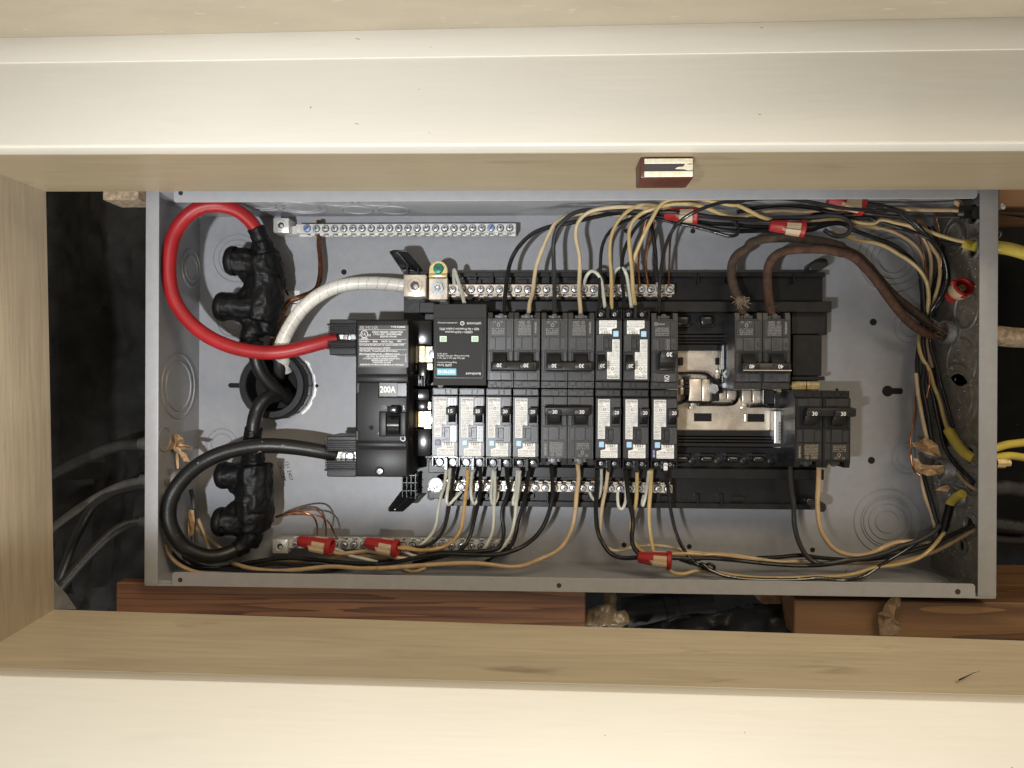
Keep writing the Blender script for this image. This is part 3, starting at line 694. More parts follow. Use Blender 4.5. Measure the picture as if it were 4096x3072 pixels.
def hexnut(mb, c, r, h, mi=0):
    mb.lathe(c, (0,-1,0), [(r, 0), (r, h), (r*.55, h), (r*.5, h*.6), (0, h*.6)], 6, mi)
def lug(name, parent, x0, x1, z0, z1, y0, y1, m, bore=None, ang=0):
    o = part(name, MB().box(x0, x1, y0, y1, z0, z1), X[m], parent, bevel=.025, segs=2, smooth=True)
    cx, cz = (x0+x1)/2, (z0+z1)/2; r = min(x1-x0, z1-z0) * .36
    k = MB().lathe((cx, y0, cz), (0,-1,0), [(r, -.02), (r, .012), (r*.9, .022), (r*.86, -.0), (r*.72, -.02), (r*.66, .0), (r*.6, -.05)], 24, 0)
    k.lathe((cx, y0, cz), (0,-1,0), [(0, .004), (r*.62, .004), (r*.62, -.02)], 6, 1)
    k.lathe((cx + r*.16, y0, cz - r*.14), (0,-1,0), [(r*.30, .0), (r*.28, .05), (0, .055)], 12, 0)
    me = k.mesh("set_screw", [X[m], X['slot']], world_org(parent), smooth=True)
    s = bpy.data.objects.new("set_screw", me); COL.objects.link(s); s.parent = o; s.rotation_euler = (0, 0, 0)
    return o
def bar(name, label, p0, p1, zface, y0, y1, screws, m='alu', notch_dir=-1, seed=0, group="terminal bars", skip=(), blues=(), pitch_from=None):
    """p0,p1 = x range; zface = (z0,z1); screws = list of x"""
    rnd = random.Random(seed)
    r = thing(name, label, "terminal bar", (p0, y1, zface[0]), group)
    part("rail", MB().box(p0, p1, y0, y1, zface[0], zface[1]), X[m], r, bevel=.018)
    zc = (zface[0] + zface[1]) / 2
    lip = MB(); zz = zface[0] if notch_dir < 0 else zface[1]
    for a, b in zip(screws, screws[1:]):     # the castellated wire side
        lip.box((a+b)/2 - .085, (a+b)/2 + .085, y0 + .12, y1 - .06, zz - .07 if notch_dir < 0 else zz - .01, zz + .01 if notch_dir < 0 else zz + .07)
    lip.box(p0 + .02, p1 - .02, y1 - .1, y1 - .005, zz - .06, zz + .06)
    part("wire_seats", lip, X[m], r, bevel=.01)
    hol = MB()
    for a in screws: hol.box(a - .055, a + .055, y0 + .16, y1 - .12, zz - .012, zz + .012)
    for a in screws: hol.lathe((a, y0 - .001, zc), (0,-1,0), [(.155, 0), (.150, .004), (0, .004)], 16)  # dark disc round each screw: recess shade put in as colour
    part("hole_and_recess_shade", hol, X['slot'], r)
    for i, a in enumerate(screws):
        if i in skip: continue
        put("screw", SCRB if i in blues else SCR, r, (a, y0 - rnd.uniform(-.005, .03), zc + rnd.uniform(-.015, .015)), rnd.uniform(0, 3.1))
    return r
# ground bar above
y0, y1 = 3.15, 3.62
q = lambda x, y, Y=3.15: at(x, y, Y, 'G')
xs = [q(495, 210).x + i * (at(2039, 905, y0).x - q(495, 210).x) / 22 for i in range(23)]
gb = bar("ground_bar", "aluminium ground bar above the taped splice, under the upper inside wall", q(342, 200).x, at(2064, 905, y0).x, (q(1000, 275).z, q(1000, 150).z), y0, y1, xs, 'alu', -1, 1, blues=(0, 20))
lug("end_lug", gb, q(68, 0).x, q(273, 0).x, q(100, 268, 2.95).z, q(100, 72, 2.95).z, 2.95, 3.75, 'alu')
part("neck", MB().box(q(273, 0).x - .02, q(345, 0).x, 3.4, 3.72, q(300, 270).z, q(300, 165).z), X['alu'], gb)
# ground bar below
qa = lambda x, y, Y=3.15: at(x, y, Y, 'A')
zA0, zA1 = at(1200, 1320, y0, 'L').z, at(1200, 1262, y0, 'L').z
xs = [at(968, 1275, y0, 'L').x + i * (qa(890, 540).x - at(968, 1275, y0, 'L').x) / 22 for i in range(23)]
gb2 = bar("ground_bar", "aluminium ground bar half covered by two red wire nuts, above the lower wire bundle", at(925, 1290, y0, 'L').x, qa(905, 540).x, (zA0, zA1), y0, y1, xs, 'alu', 1, 2, skip=(1, 2))
lug("end_lug", gb2, at(812, 1300, 2.95, 'L').x, at(914, 1300, 2.95, 'L').x, at(850, 1350, 2.95, 'L').z, at(850, 1256, 2.95, 'L').z, 2.95, 3.75, 'alu')
# neutral bars on the interior
yn0, yn1 = 2.35, 2.85
q1 = lambda x, y, Y=yn0: at(x, y, Y, 'P1'); q2 = lambda x, y, Y=yn0: at(x, y, Y, 'P2'); q3 = lambda x, y, Y=yn0: at(x, y, Y, 'P3'); q4 = lambda x, y, Y=yn0: at(x, y, Y, 'P4')
xs = [q1(720, 480).x + i * (q2(1465, 485).x - q1(720, 480).x) / 23 for i in range(24)]
nb = bar("neutral_bar", "tinned neutral bar above the breakers with big square lugs and a green screw", q1(660, 480).x, q2(1515, 480).x, (q1(1000, 545).z, q1(1000, 435).z), yn0, yn1, xs, 'tin', -1, 3)
lug("main_lug", nb, q1(182, 0, 1.9).x, q1(425, 0, 1.9).x, q1(300, 570, 1.9).z, q1(300, 328, 1.9).z, 1.9, 2.9, 'tin')
l2 = part("bolt_block", MB().box(q1(460, 0, 2.1).x, q1(666, 0, 2.1).x, 2.1, 2.9, q1(500, 604, 2.1).z, q1(500, 368, 2.1).z), X['tin'], nb, bevel=.02)
k = MB(); c = q1(560, 483, 2.1); k.lathe(c, (0,-1,0), [(.27, 0), (.27, .04), (0, .04)], 24); hexnut(k, c - Vector((0,.04,0)), .23, .14); k.lathe(c - Vector((0,.18,0)), (0,-1,0), [(.11, -.1), (.11, .03), (.06, .05), (0, .03)], 16)
part("hex_bolt", k, X['zinc'], nb, smooth=True)
x0, x1, zt, zb = q1(460, 0).x, q1(666, 0).x, q1(560, 175).z, q1(560, 368).z; xc = (x0+x1)/2; rr = (x1-x0)/2
pts = [(x0, zb), (x1, zb)] + [(xc + rr*math.cos(math.radians(a)), zt - rr + rr*math.sin(math.radians(a))) for a in range(0, 181, 15)]
part("bonding_strap", MB().prism(pts, 2.35, 2.43), X['brass'], nb, bevel=.015)
part("strap_bend", MB().box(x0, x1, 2.25, 2.42, q1(560, 362).z, q1(560, 318).z), X['brass'], nb, bevel=.04, segs=2, smooth=True)
put("bonding_screw", SCRG, nb, (q1(565, 262).x, 2.345, q1(565, 262).z), .7)
xs = [q3(715, 1165).x + i * (q4(1440, 1205).x - q3(715, 1165).x) / 23 for i in range(24)]
nb2 = bar("neutral_bar", "tinned neutral bar below the breakers ending in one large washer bolt", q3(445, 1165).x, q4(1495, 1180).x, (q3(1000, 1218).z - .04, q3(1000, 1128).z - .04), yn0, yn1, xs, 'tin', 1, 4)
k = MB(); c = q3(535, 1165); k.lathe(c, (0,-1,0), [(.30, 0), (.30, .05), (.25, .06), (.24, .03), (0, .03)], 28); hexnut(k, c - Vector((0,.06,0)), .22, .13); k.lathe(c - Vector((0,.19,0)), (0,-1,0), [(.12, -.1), (.12, .03), (.07, .05), (0, .03)], 16)
part("hex_bolt", k, X['zinc'], nb2, smooth=True)

# ================================================================== black interior that carries the breakers
it = thing("bus_interior", "black moulded interior with tinned bus plates that the breakers snap onto", "panel interior", tuple(at(1613, 2010, 3.3)))
q = lambda x, y, Y, r='S': at(x, y, Y, r)
XL, XR = q(1613, 1500, 3.3).x, q(3287, 1500, 3.0).x
zt, zb = q(2400, 1092, 3.0).z, q(2400, 2022, 3.0).z
b = MB()
b.box(XL, XR, 3.35, 3.90, zb + .35, zt - .02)
part("tray", b, X['blk'], it, bevel=.02)
# upper side: shelf, ledge, rails
def rail(name, x0, x1, ya, yb, Y0, Y1, m='blk', bevel=.015, r='S'):
    za, zb_ = q(2048, ya, Y0, r).z, q(2048, yb, Y0, r).z
    return part(name, MB().box(x0, x1, Y0, Y1, zb_, za), X[m], it, bevel=bevel)
XA = q(1800, 1200, 2.6).x; X2 = q(1960, 1230, 2.2).x
rail("upper_shelf", XA, XR, 1096, 1204, 2.95, 3.36)
rail("upper_rim", XA - .1, XR, 1090, 1108, 2.7, 3.36)
rail("upper_ledge", XA + .2, XR, 1205, 1247, 2.1, 3.36)
rail("clip_rail", XA + .2, XR + .1, 1249, 1336, 2.75, 3.36)
rail("lower_shelf", XA, XR - .15, 1905, 2006, 2.95, 3.36)
rail("lower_rim", XA - .1, XR - .15, 2004, 2026, 2.7, 3.36)
rail("lower_ledge", XA + .1, XR - .25, 1868, 1908, 2.1, 3.36)
rail("clip_rail", XA + .2, XR - .2, 1782, 1868, 2.75, 3.36)
# dividers and bosses along the shelves, each a raised web
wb = MB(); rd = random.Random(2)
for px_ in (1905, 1972, 2195, 2420, 2790, 2890, 3170): 
    x = q(px_, 1120, 2.8).x; wb.box(x - .03, x + .03, 2.6, 3.0, q(2048, 1136, 2.8).z, q(2048, 1092, 2.8).z)
for px_ in (1760, 1830, 2190, 2480, 2786, 2880): 
    x = q(px_, 1990, 2.8).x; wb.box(x - .03, x + .03, 2.55, 3.0, q(2048, 2010, 2.8).z, q(2048, 1965, 2.8).z)
for px_, w in ((1900, .5), (2090, .4), (2300, .55), (2640, .5), (2930, .45)):
    x = q(px_, 1115, 2.8).x; wb.box(x - w/2, x + w/2, 2.75, 2.97, q(2048, 1136, 2.8).z, q(2048, 1118, 2.8).z)
    wb.box(x - w/2 + .3, x + w/2 + .3, 2.75, 2.97, q(2048, 1993, 2.8).z, q(2048, 1975, 2.8).z)
parts_split("web", wb, X['blk'], it, bevel=.01)
for px_, py_ in ((1945, 1120), (2150, 1120), (2740, 1125), (1725, 1985), (1845, 1985), (1942, 1985), (2140, 1985), (2734, 1983), (1643, 1230)):
    c = q(px_, py_, 2.95 if px_ > 1700 else 3.34); part("mould_mark", MB().lathe(c, (0,-1,0), [(.17, 0), (.17, .012), (.155, .012), (.15, .004), (0, .004)], 20), X['blk'], it)
# open clip rails beyond the breakers: rounded hooks with holes between
def hooks(y0_, y1_, xs_, up):
    for x in xs_:
        a, c = q(x - 26, y0_, 2.2), q(x + 26, y1_, 2.2)
        part("hook", MB().box(a.x, c.x, 2.25, 2.80, c.z, a.z), X['blk2'], it, bevel=.09, segs=3, smooth=True)
        part("hook_tab", MB().box(a.x + .05, c.x + .08, 2.45, 2.78, (a.z if up else c.z) - .06, (a.z if up else c.z) + .08), X['blk2'], it, bevel=.02)
hooks(1262, 1300, (2734, 2829, 2985), False)
hooks(1826, 1852, (2731, 2829, 2934, 3039), True)
for x, y in ((2772, 1297), (2878, 1297), (2769, 1816), (2872, 1816), (2975, 1817), (3081, 1820), (3096, 1820)):
    part("rail_hole", dot(q(x, y, 2.745), .075), X['hole'], it)
for x in (2769, 2872, 2975, 3085): part("boss", MB().lathe(q(x, 1845, 2.745), (0,-1,0), [(.14, 0), (.14, .05), (.12, .06), (0, .06)], 18), X['blk'], it, smooth=True)
# long ribs between clip rails and bus plate
for ya, yb, Y in ((1338, 1348, 2.2), (1352, 1360, 2.35), (1364, 1372, 2.45), (1376, 1400, 2.6), (1716, 1738, 2.55), (1742, 1750, 2.45), (1754, 1762, 2.35), (1766, 1780, 2.2)):
    rail("rib", q(2600, 1400, Y).x, q(3130, 1400, Y).x, ya, yb, Y, 3.36, 'blk2', .01)
# tinned bus plate
X0p, X1p = q(2600, 1500, 2.8).x, q(3125, 1500, 2.8).x
rail("bus_plate", X0p, X1p, 1400, 1716, 2.8, 2.9, 'tin', .02)
Q = lambda x, y, Y=2.795: at(x, y, Y, 'Q1'); Q_ = lambda x, y, Y=2.795: at(x, y, Y, 'Q2')
def rect(name, p, q_, y0, y1, m, bevel=0.0, par=it, segs=1):
    return part(name, MB().box(p.x, q_.x, y0, y1, q_.z, p.z), X[m], par, bevel=bevel, segs=segs, smooth=bevel > .03)
rect("plate_window", Q_(298, 362), Q_(465, 440), 2.788, 2.80, 'hole'); rect("window_lip", Q_(465, 362), Q_(477, 440), 2.77, 2.80, 'tin')
rect("plate_window", Q_(800, 368), Q_(965, 445), 2.788, 2.80, 'hole'); rect("window_lip", Q_(772, 362), Q_(802, 448), 2.72, 2.80, 'tin', .03, segs=2)
rect("plate_window", Q(500, 1068), Q(562, 1135), 2.788, 2.80, 'hole'); rect("clip_stub", Q(152, 1065, 2.7), Q(192, 1140, 2.7), 2.6, 2.80, 'blk', .02)
for x, y in ((285, 1508), (775, 1508), (520, 1225)):
    c = Q(x, y); d = Vector((.35, 0, 1)).normalized(); mbx = MB().tube([c - d * .13, c + d * .13], .13, n=12, sub=1)
    mbx.v = [(vx, 2.80 + (vy - 2.795) * .55, vz) for vx, vy, vz in mbx.v]
    for s_ in (-1, 1): mbx.lathe(c + d * .13 * s_, (0,-1,0), [(.13, 0), (.11, .045), (.06, .066), (0, .07)], 14)
    part("embossed_stud", mbx, X['tin'], it, smooth=True)
# stab cells: black loops of plastic framing tinned stabs
def loop_frame(name, pts, w, y0_, y1_):
    P = [Q(x, y, y0_) for x, y in pts]; mbx = MB()
    Pm = smooth_path(P, 5)
    for a_, b_ in zip(Pm, Pm[1:]):
        d = (b_ - a_); d.y = 0
        if d.length < 1e-5: continue
        d.normalize(); n = Vector((-d.z, 0, d.x)) * w / 2; e = d * .02
        mbx.hexa([a_ - e - n, a_ - e + n, a_ - e + n + Vector((0, y1_-y0_, 0)), a_ - e - n + Vector((0, y1_-y0_, 0))], [b_ + e - n, b_ + e + n, b_ + e + n + Vector((0, y1_-y0_, 0)), b_ + e - n + Vector((0, y1_-y0_, 0))])
    return part(name, mbx, X['blk2'], it)
loop_frame("cell_wall", [(150, 1215), (300, 1213), (420, 1225), (490, 1285), (545, 1340), (560, 1400)], .11, 2.35, 2.8)
loop_frame("cell_wall", [(235, 1250), (235, 1420), (222, 1470), (150, 1500)], .13, 2.35, 2.8)
loop_frame("cell_wall", [(348, 1515), (450, 1513), (620, 1513), (680, 1500), (712, 1450), (718, 1380)], .11, 2.35, 2.8)
loop_frame("cell_wall", [(838, 1530), (950, 1528), (1060, 1530), (1080, 1500)], .11, 2.35, 2.8)
for p_, q_ in (((250, 1270), (370, 1480)), ((378, 1272), (452, 1500)), ((536, 1378), (606, 1470)), ((614, 1378), (706, 1470)), ((756, 1378), (842, 1500)), ((858, 1378), (945, 1500)), ((168, 1275), (205, 1330)), ((168, 1350), (205, 1420))):
    rect("stab", Q(*p_, 2.5), Q(*q_, 2.5), 2.5, 2.8, 'tin', .035, segs=2)
rect("cell_block", Q(455, 1385, 2.4), Q(540, 1480, 2.4), 2.4, 2.8, 'blk2', .03, segs=2)
rect("cell_block", Q(240, 1480, 2.45), Q(470, 1500, 2.45), 2.45, 2.8, 'blk2', .02)
rect("cell_block", Q(950, 1370, 2.2), Q(1060, 1510, 2.2), 2.2, 2.8, 'blk2', .03, segs=2)
rect("cell_block", Q(1060, 1380, 2.2), Q(1250, 1550, 2.2), 2.2, 2.8, 'blk2', .04, segs=2)
k = MB(); hexnut(k, Q(475, 1362, 2.4), .20, .16); k.lathe(Q(475, 1362, 2.24), (0,-1,0), [(.15, 0), (.14, .03), (0, .04)], 16)
part("hex_screw", k, X['zinc'], it, smooth=True)
k = MB(); hexnut(k, Q(600, 1225, 2.2), .17, .2); k.lathe(Q(575, 1330, 2.3), (0,-1,0), [(.1, 0), (.1, .25), (0, .25)], 10); k.box(Q(570, 0).x, Q(610, 0).x, 2.2, 2.6, Q(0, 1330).z, Q(0, 1180).z)
part("spring_clip", k, X['zinc'], it, smooth=True)
# vertical bus bracket with a maker's strip
rect("bracket", Q(560, 930, 2.2), Q(680, 1370, 2.2), 2.2, 2.8, 'blk2', .05, segs=3)
rect("bracket_edge", Q(562, 950, 2.15), Q(582, 1180, 2.15), 2.12, 2.25, 'zinc', .015)
rect("end_panel", Q(1235, 850, 2.3), Q(1508, 1240, 2.3), 2.3, 3.3, 'blk', .02)
rect("end_block", Q(1215, 640, 2.5), Q(1545, 845, 2.4), 2.4, 3.3, 'blk', .02)
rect("bus_end", Q(1225, 1290, 2.5), Q(1362, 1372, 2.5), 2.5, 2.9, 'brass', .02); rect("bus_end", Q(1368, 1290, 2.52), Q(1495, 1372, 2.52), 2.52, 2.9, 'brass', .02)
rect("end_cap", Q(1225, 1245, 2.3), Q(1540, 1282, 2.3), 2.3, 3.3, 'blk2', .02)
rect("maker_strip", Q_(1062, 340, 2.3), Q_(1146, 690, 2.3), 2.3, 2.75, 'alu', .03, segs=2); rect("maker_band", Q_(1148, 340, 2.3), Q_(1190, 690, 2.3), 2.29, 2.75, 'blk'); rect("end_bracket", Q_(1192, 340, 2.3), Q_(1262, 700, 2.3), 2.31, 2.75, 'alu', .03, segs=2)
rect("paper_strip", Q_(1082, 375, 2.29), Q_(1142, 688, 2.29), 2.286, 2.3, 'lab')
m2 = MB(); c = Q_(1158, 360, 2.28); write(m2, "SIEMENS", c.x, c.z, .13, 2.285, width=1.32, rot=math.radians(-90)); part("maker_name", m2, X['wink'], it)
m2 = MB(); c = Q_(1100, 440, 2.28)
for i in range(14): m2.box(c.x, c.x + .12, 2.284, 2.287, c.z - .05 - i*.055, c.z - .02 - i*.055)
part("barcode", m2, X['ink'], it)
# straps from the main breaker to the bus, seen in the gap
for (a_, b_) in ((1110, 1300), (1300, 1385)): pass
P = lambda x, y, Y=2.2: at(x, y, Y, 'P1'); P3_ = lambda x, y, Y=2.2: at(x, y, Y, 'P3')
for p_, q_, m in ((P(262, 1112), P(345, 1305), 'tin'), (P(262, 1325), P(320, 1395), 'tin'), (P3_(248, 340), P3_(340, 530), 'tin')): rect("bus_strap", p_, q_, 2.2, 2.5, m, .02)
for p_, q_ in ((P(347, 1116), P(420, 1300)), (P3_(342, 345), P3_(410, 520))): rect("bus_strap", p_, q_, 2.1, 2.5, 'brass', .02)
for p_, q_ in ((P(420, 1120), P(502, 1300)), (P(440, 1310), P(502, 1385)), (P3_(405, 345), P3_(486, 540)), (P3_(445, 240), P3_(486, 330))): rect("bus_strap", p_, q_, 2.15, 2.5, 'tin', .02)
for p_ in (P(500, 1205, 2.14), P3_(486, 440, 2.14)):
    k = MB().lathe(p_, (0,-1,0), [(.16, 0), (.16, .02), (.12, .03), (0, .03)], 24); part("strap_washer", k, X['zinc'], it, smooth=True)
for p_, q_ in ((P(250, 840), P(500, 1105)), (P(350, 1310), P(440, 1500)), (P(250, 1430), P(420, 1560)), (P3_(240, 100), P3_(470, 230)), (P3_(320, 230), P3_(450, 340)), (P3_(300, 540), P3_(490, 840))):
    rect("spacer_block", Vector((p_.x, 0, p_.z)), Vector((q_.x, 0, q_.z)), 2.0, 3.3, 'blk2', .04, segs=2)
for p_, q_ in ((P(335, 620), P(505, 745)), (P(395, 750), P(505, 1000)), (P3_(400, 600), P3_(500, 880)), (P3_(440, 890), P3_(700, 1040)), (P3_(440, 1240), P3_(780, 1330))):
    rect("cover_web", Vector((p_.x, 0, p_.z)), Vector((q_.x, 0, q_.z)), 2.5, 3.3, 'blk', .03)
# small ribs on the spacer for broken highlights
rb = MB()
for i in range(6):
    a_ = P(255 + 30*i, 1440, 1.98); rb.box(a_.x, a_.x + .03, 1.96, 2.05, P(0, 1560).z, a_.z)
for i in range(4):
    a_ = P3_(160 + 48*i, 1040, 2.4); rb.box(a_.x, a_.x + .035, 2.4, 3.3, P3_(0, 1330, 2.4).z, a_.z)
for yy in (1050, 1130, 1220, 1300): rb.box(P3_(160, 0, 2.4).x, P3_(330, 0, 2.4).x, 2.45, 3.3, P3_(0, yy + 12, 2.4).z, P3_(0, yy, 2.4).z)
parts_split("spacer_rib", rb, X['blk2'], it, bevel=.006)
# release handles at the four corners
def handle(pts, r, Yo, Yi, lab):
    """flat paddle lifted toward the viewer, outline in picture order, its own thickness"""
    P_ = [at(x, y, Yo if k else Yi, r) for x, y, k in pts]; n = len(P_); mbx = MB()
    mbx.add([tuple(p) for p in P_] + [(p.x, p.y + .12, p.z) for p in P_], [tuple(range(n)), tuple(range(2*n-1, n-1, -1))] + [(i, n+i, n+(i+1) % n, (i+1) % n) for i in range(n)])
    return part("release_handle", mbx, X['blk2'], it, bevel=.03, segs=2)
handle([(15, 75, 1), (60, 52, 1), (195, 52, 1), (225, 75, 1), (385, 260, 0), (390, 320, 0), (175, 320, 0), (120, 230, 0)], 'P1', 1.75, 2.5, '')
handle([(0, 1440, 1), (10, 1410, 1), (150, 1225, 0), (170, 1265, 0), (345, 1300, 0), (190, 1440, 1), (170, 1458, 1), (15, 1458, 1)], 'P3', 1.75, 2.5, '')
rb = MB()
a_, b_ = P(105, 72, 1.74), P(260, 260, 2.3); rb.tube([a_, b_], .035, n=8, sub=1); c_, d_ = P3_(85, 1432, 1.74), P3_(250, 1290, 2.3); rb.tube([c_, d_], .035, n=8, sub=1)
rb.lathe(P(108, 78, 1.74), (0,-1,0), [(.05, 0), (.05, .05), (0, .06)], 10); rb.lathe(P3_(82, 1435, 1.74), (0,-1,0), [(.05, 0), (.05, .05), (0, .06)], 10)
rb.box(P(205, 230, 2.2).x, P(230, 0, 2.2).x, 2.2, 3.0, P(0, 325, 2.2).z, P(0, 215, 2.2).z); rb.box(P(330, 230, 2.2).x, P(345, 0, 2.2).x, 2.2, 3.0, P(0, 325, 2.2).z, P(0, 250, 2.2).z)
parts_split("handle_rib", rb, X['blk2'], it, smooth=True)
part("handle_hinge", MB().box(P(180, 0, 2.4).x, P(460, 0, 2.4).x, 2.4, 3.3, P(0, 345, 2.4).z, P(0, 290, 2.4).z), X['blk'], it, bevel=.02)
for pts in ([(1390, 240), (1390, 185), (1450, 140), (1520, 120), (1560, 130), (1575, 165), (1560, 205), (1500, 240)],):
    P_ = [at(x, y, 2.0, 'Q1') for x, y in pts]; part("release_tab", MB().prism([(p.x, p.z) for p in P_][::-1], 2.0, 2.6), X['blk2'], it, bevel=.06, segs=3, smooth=True)
P_ = [at(x, y, 2.0, 'Q2') for x, y in [(1370, 1180), (1385, 1172), (1500, 1195), (1548, 1225), (1555, 1270), (1535, 1300), (1480, 1295), (1372, 1225)]]
part("release_tab", MB().prism([(p.x, p.z) for p in P_][::-1], 2.0, 2.6), X['blk2'], it, bevel=.06, segs=3, smooth=True)

# ================================================================== breakers
YB_ = 0.92
def ul_mark(mb, x, z, r, y, mi=0):
    mb.lathe((x, y, z), (0,-1,0), [(r*.86, 0), (r*.86, .002), (r, .002), (r, 0)], 20, mi)
    write(mb, "UL", x, z - r*.35, r*.75, y - .001, width=r*1.1, align='c', mi=mi)
def lines(mb, txts, x, z, h, dz, y, width=None, align='l', mi=0):
    for i, t in enumerate(txts):
        if t: write(mb, t, x, z - i*dz, h, y, width=width, align=align, mi=mi)
def qp_pole(B, x0, dark=False, terminal='notch', plate='plate', wide=False):
    """one pole: adds to the builders in B; x0 is the pole's middle"""
    b = B['body']
    prof = lambda y: [(2.1, -.0), (.10+y, -.0), (.10+y, -.25), (y, -.27), (y, -2.52), (.07+y, -2.77), (2.1, -2.77)]
    b.profile(prof(-.012), x0 - .492, x0 - .30); b.profile(prof(-.012), x0 + .30, x0 + .492)
    b.profile([(2.1, -.0), (.10, -.0), (.10, -.25), (0, -.27), (0, -2.55), (2.1, -2.55)], x0 - .305, x0 + .305)
    b.box(x0 - .305, x0 + .305, .45, 2.1, -2.70, -2.55)
    # moulded steps near the centre joint
    b.box(x0 - .44, x0 - .12, .07, .12, -.24, -.05); b.box(x0 - .05, x0 + .16, .075, .12, -.24, -.03); b.box(x0 + .2, x0 + .45, .06, .12, -.25, -.1)
    b.box(x0 - .46, x0 - .33, -.07, 0, -1.33, -.62); b.box(x0 + .36, x0 + .46, -.07, 0, -1.33, -.62)
    b.box(x0 - .46, x0 + .46, -.03, 0, -1.37, -1.32)
    B['slot'].box(x0 - .27, x0 + .34, -.006, .02, -1.31, -.93)
    B['plate'].box(x0 - .40, x0 - .02, -.045, 0, -.56, -.29); B['plate'].box(x0 - .02, x0 + .42, -.02, 0, -.57, -.28)
    B['plate'].box(x0 - .42, x0 - .22, -.03, 0, -1.86, -1.40); B['plate'].box(x0 - .20, x0 + .18, -.05, 0, -1.86, -1.38); B['plate'].box(x0 + .2, x0 + .43, -.02, 0, -1.84, -1.42)
    B['label'].box(x0 - .20, x0 + .43, -.035, 0, -2.47, -1.89); B['label'].box(x0 - .43, x0 - .215, -.022, 0, -2.47, -1.89)
    pr = B['print']
    write(B['marks'], "OFF", x0 - .08, -1.44, .21, -.0525, width=.36, rot=-math.pi/2, bold=.006)
    write(B['marks'], "ON", x0 + .10, -.31, .19, -.0225, width=.22, rot=-math.pi/2, bold=.006)
    B['marks'].box(x0 - .33, x0 - .31, -.05, -.045, -.50, -.34)
    B['marks'].prism([(x0 - .38, -1.68), (x0 - .28, -1.68), (x0 - .28, -1.52), (x0 - .38, -1.52)], -.036, -.03)
    # terminal clamp in the notch
    B['clamp'].box(x0 - .22, x0 + .22, .25, .45, -2.68, -2.56); B['clamp'].lathe((x0, .25, -2.63), (0,-1,0), [(.13, 0), (.12, .05), (0, .06)], 12)
def new_B(): return {k: MB() for k in ('body', 'slot', 'plate', 'label', 'print', 'marks', 'clamp', 'handle', 'num', 'white', 'ink')}
PRINT_A = ["2 Pole Type/Tipo QP", "Interrupting Rating", "Pouvoir de Coupure", "MAX.RMS SYM.AMPS", "AMP 10,000 EFF.MAX", "10,000 120/240 V~", "HACR Type 40C"]
PRINT_B = ["CU-AL 60/75C WIRE", "CONDUCTEUR 60/75C", "AWG  14-8", "lb-in / lb-po  20"]
def finish(root, B, body='brk', handle='brk2', ink='gink'):
    part("body", B['body'], X[body], root, bevel=.012)
    if B['slot'].v: parts_split("handle_slot", B['slot'], X['hole'], root)
    if B['plate'].v: parts_split("indicator_window", B['plate'], X['plate' if body != 'brk2' else 'brk'], root, bevel=.01)
    if B['label'].v: parts_split("rating_label", B['label'], X['labdk'] if body != 'brk2' else X['brk'], root, bevel=.008)
    if B['white'].v: parts_split("white_label", B['white'], X['lab'], root)
    if B['print'].v: part("printing", B['print'], X[ink], root)
    if B['ink'].v: part("black_printing", B['ink'], X['ink'], root)
    if B['marks'].v: part("embossed_marks", B['marks'], X['slot'], root, kind='stuff')
    if B['clamp'].v: part("terminal_clamp", B['clamp'], X['clampm'], root, smooth=True)
    h = part("handle", B['handle'], X[handle], root, bevel=.03, segs=2, smooth=True)
    if B['num'].v:
        n = part("handle_number", B['num'], X['wink'], h)
def place(root, xa, xb, yj, poles, flip, Y=YB_):
    """xa, xb: picture x of the two sides at the face; yj: picture y of the centre joint"""
    pa, pb = at(xa, yj + (-150 if flip else 150), Y), at(xb, yj + (-150 if flip else 150), Y)
    root.location = Vector(((pa.x + pb.x) / 2, Y, at((xa + xb) / 2, yj, Y).z)) * S
    root.scale = ((pb.x - pa.x) / poles * .996, 1, 1); root.rotation_euler = (0, math.pi if flip else 0, 0)
def double_pole(label, xa, xb, yj, flip, num, body='brk', ink='gink', Y=YB_, bar_style='tie', zlen=1):
    r = thing("double_breaker", label, "circuit breaker", (0,0,0), "double pole breakers"); B = new_B()
    for i, x0 in enumerate((-.5, .5)):
        qp_pole(B, x0)
        if i == 0:
            lines(B['print'], PRINT_A, x0 - .15, -1.97, .042, .056, -.037, width=.48); ul_mark(B['print'], x0 - .06, -2.40, .06, -.037)
            lines(B['print'], ["ISSUE NO.", "L-6838", "E42615"], x0 + .08, -2.36, .036, .047, -.037, width=.22)
            write(B['print'], "SIEMENS", x0 - .29, -2.42, .07, -.024, width=.42, rot=math.pi/2)
        else:
            lines(B['print'], PRINT_B, x0 - .14, -2.00, .042, .062, -.037, width=.46)
            B['print'].lathe((x0 + .08, -.037, -2.30), (0,-1,0), [(.045, 0), (.045, .002), (.06, .002), (.06, 0)], 16); lines(B['print'], ["ref. 3.3 - 13.3", "Nm 1  2.8"], x0 - .08, -2.40, .035, .05, -.037, width=.36)
    H = B['handle']
    if bar_style == 'tie':
        H.profile([(-.50, -.66), (-.46, -.94), (-.16, -.96), (-.12, -.60), (-.40, -.60)], -.86, .82)
    else:
        H.profile([(-.42, -.62), (-.40, -.90), (-.10, -.94), (-.10, -.58)], -.70, 1.02)
    for x0 in (-.5, .5):
        H.profile([(-.30, -.90), (-.06, -1.24), (.02, -1.26), (.02, -.90)], x0 - .22, x0 + .24)
        H.box(x0 - .26, x0 + .27, -.515, -.45, -.90, -.70)
        write(B['num'], num, x0 + .02, -.875, .14, -.519, width=.175, align='c', bold=.003)
    finish(r, B, body, ink=ink); place(r, xa, xb, yj, 2, flip, Y)
    return r
double_pole("double breaker marked 30 upside-down with a tie bar, next to the surge protector", 1949, 2161, 1551, True, "30")
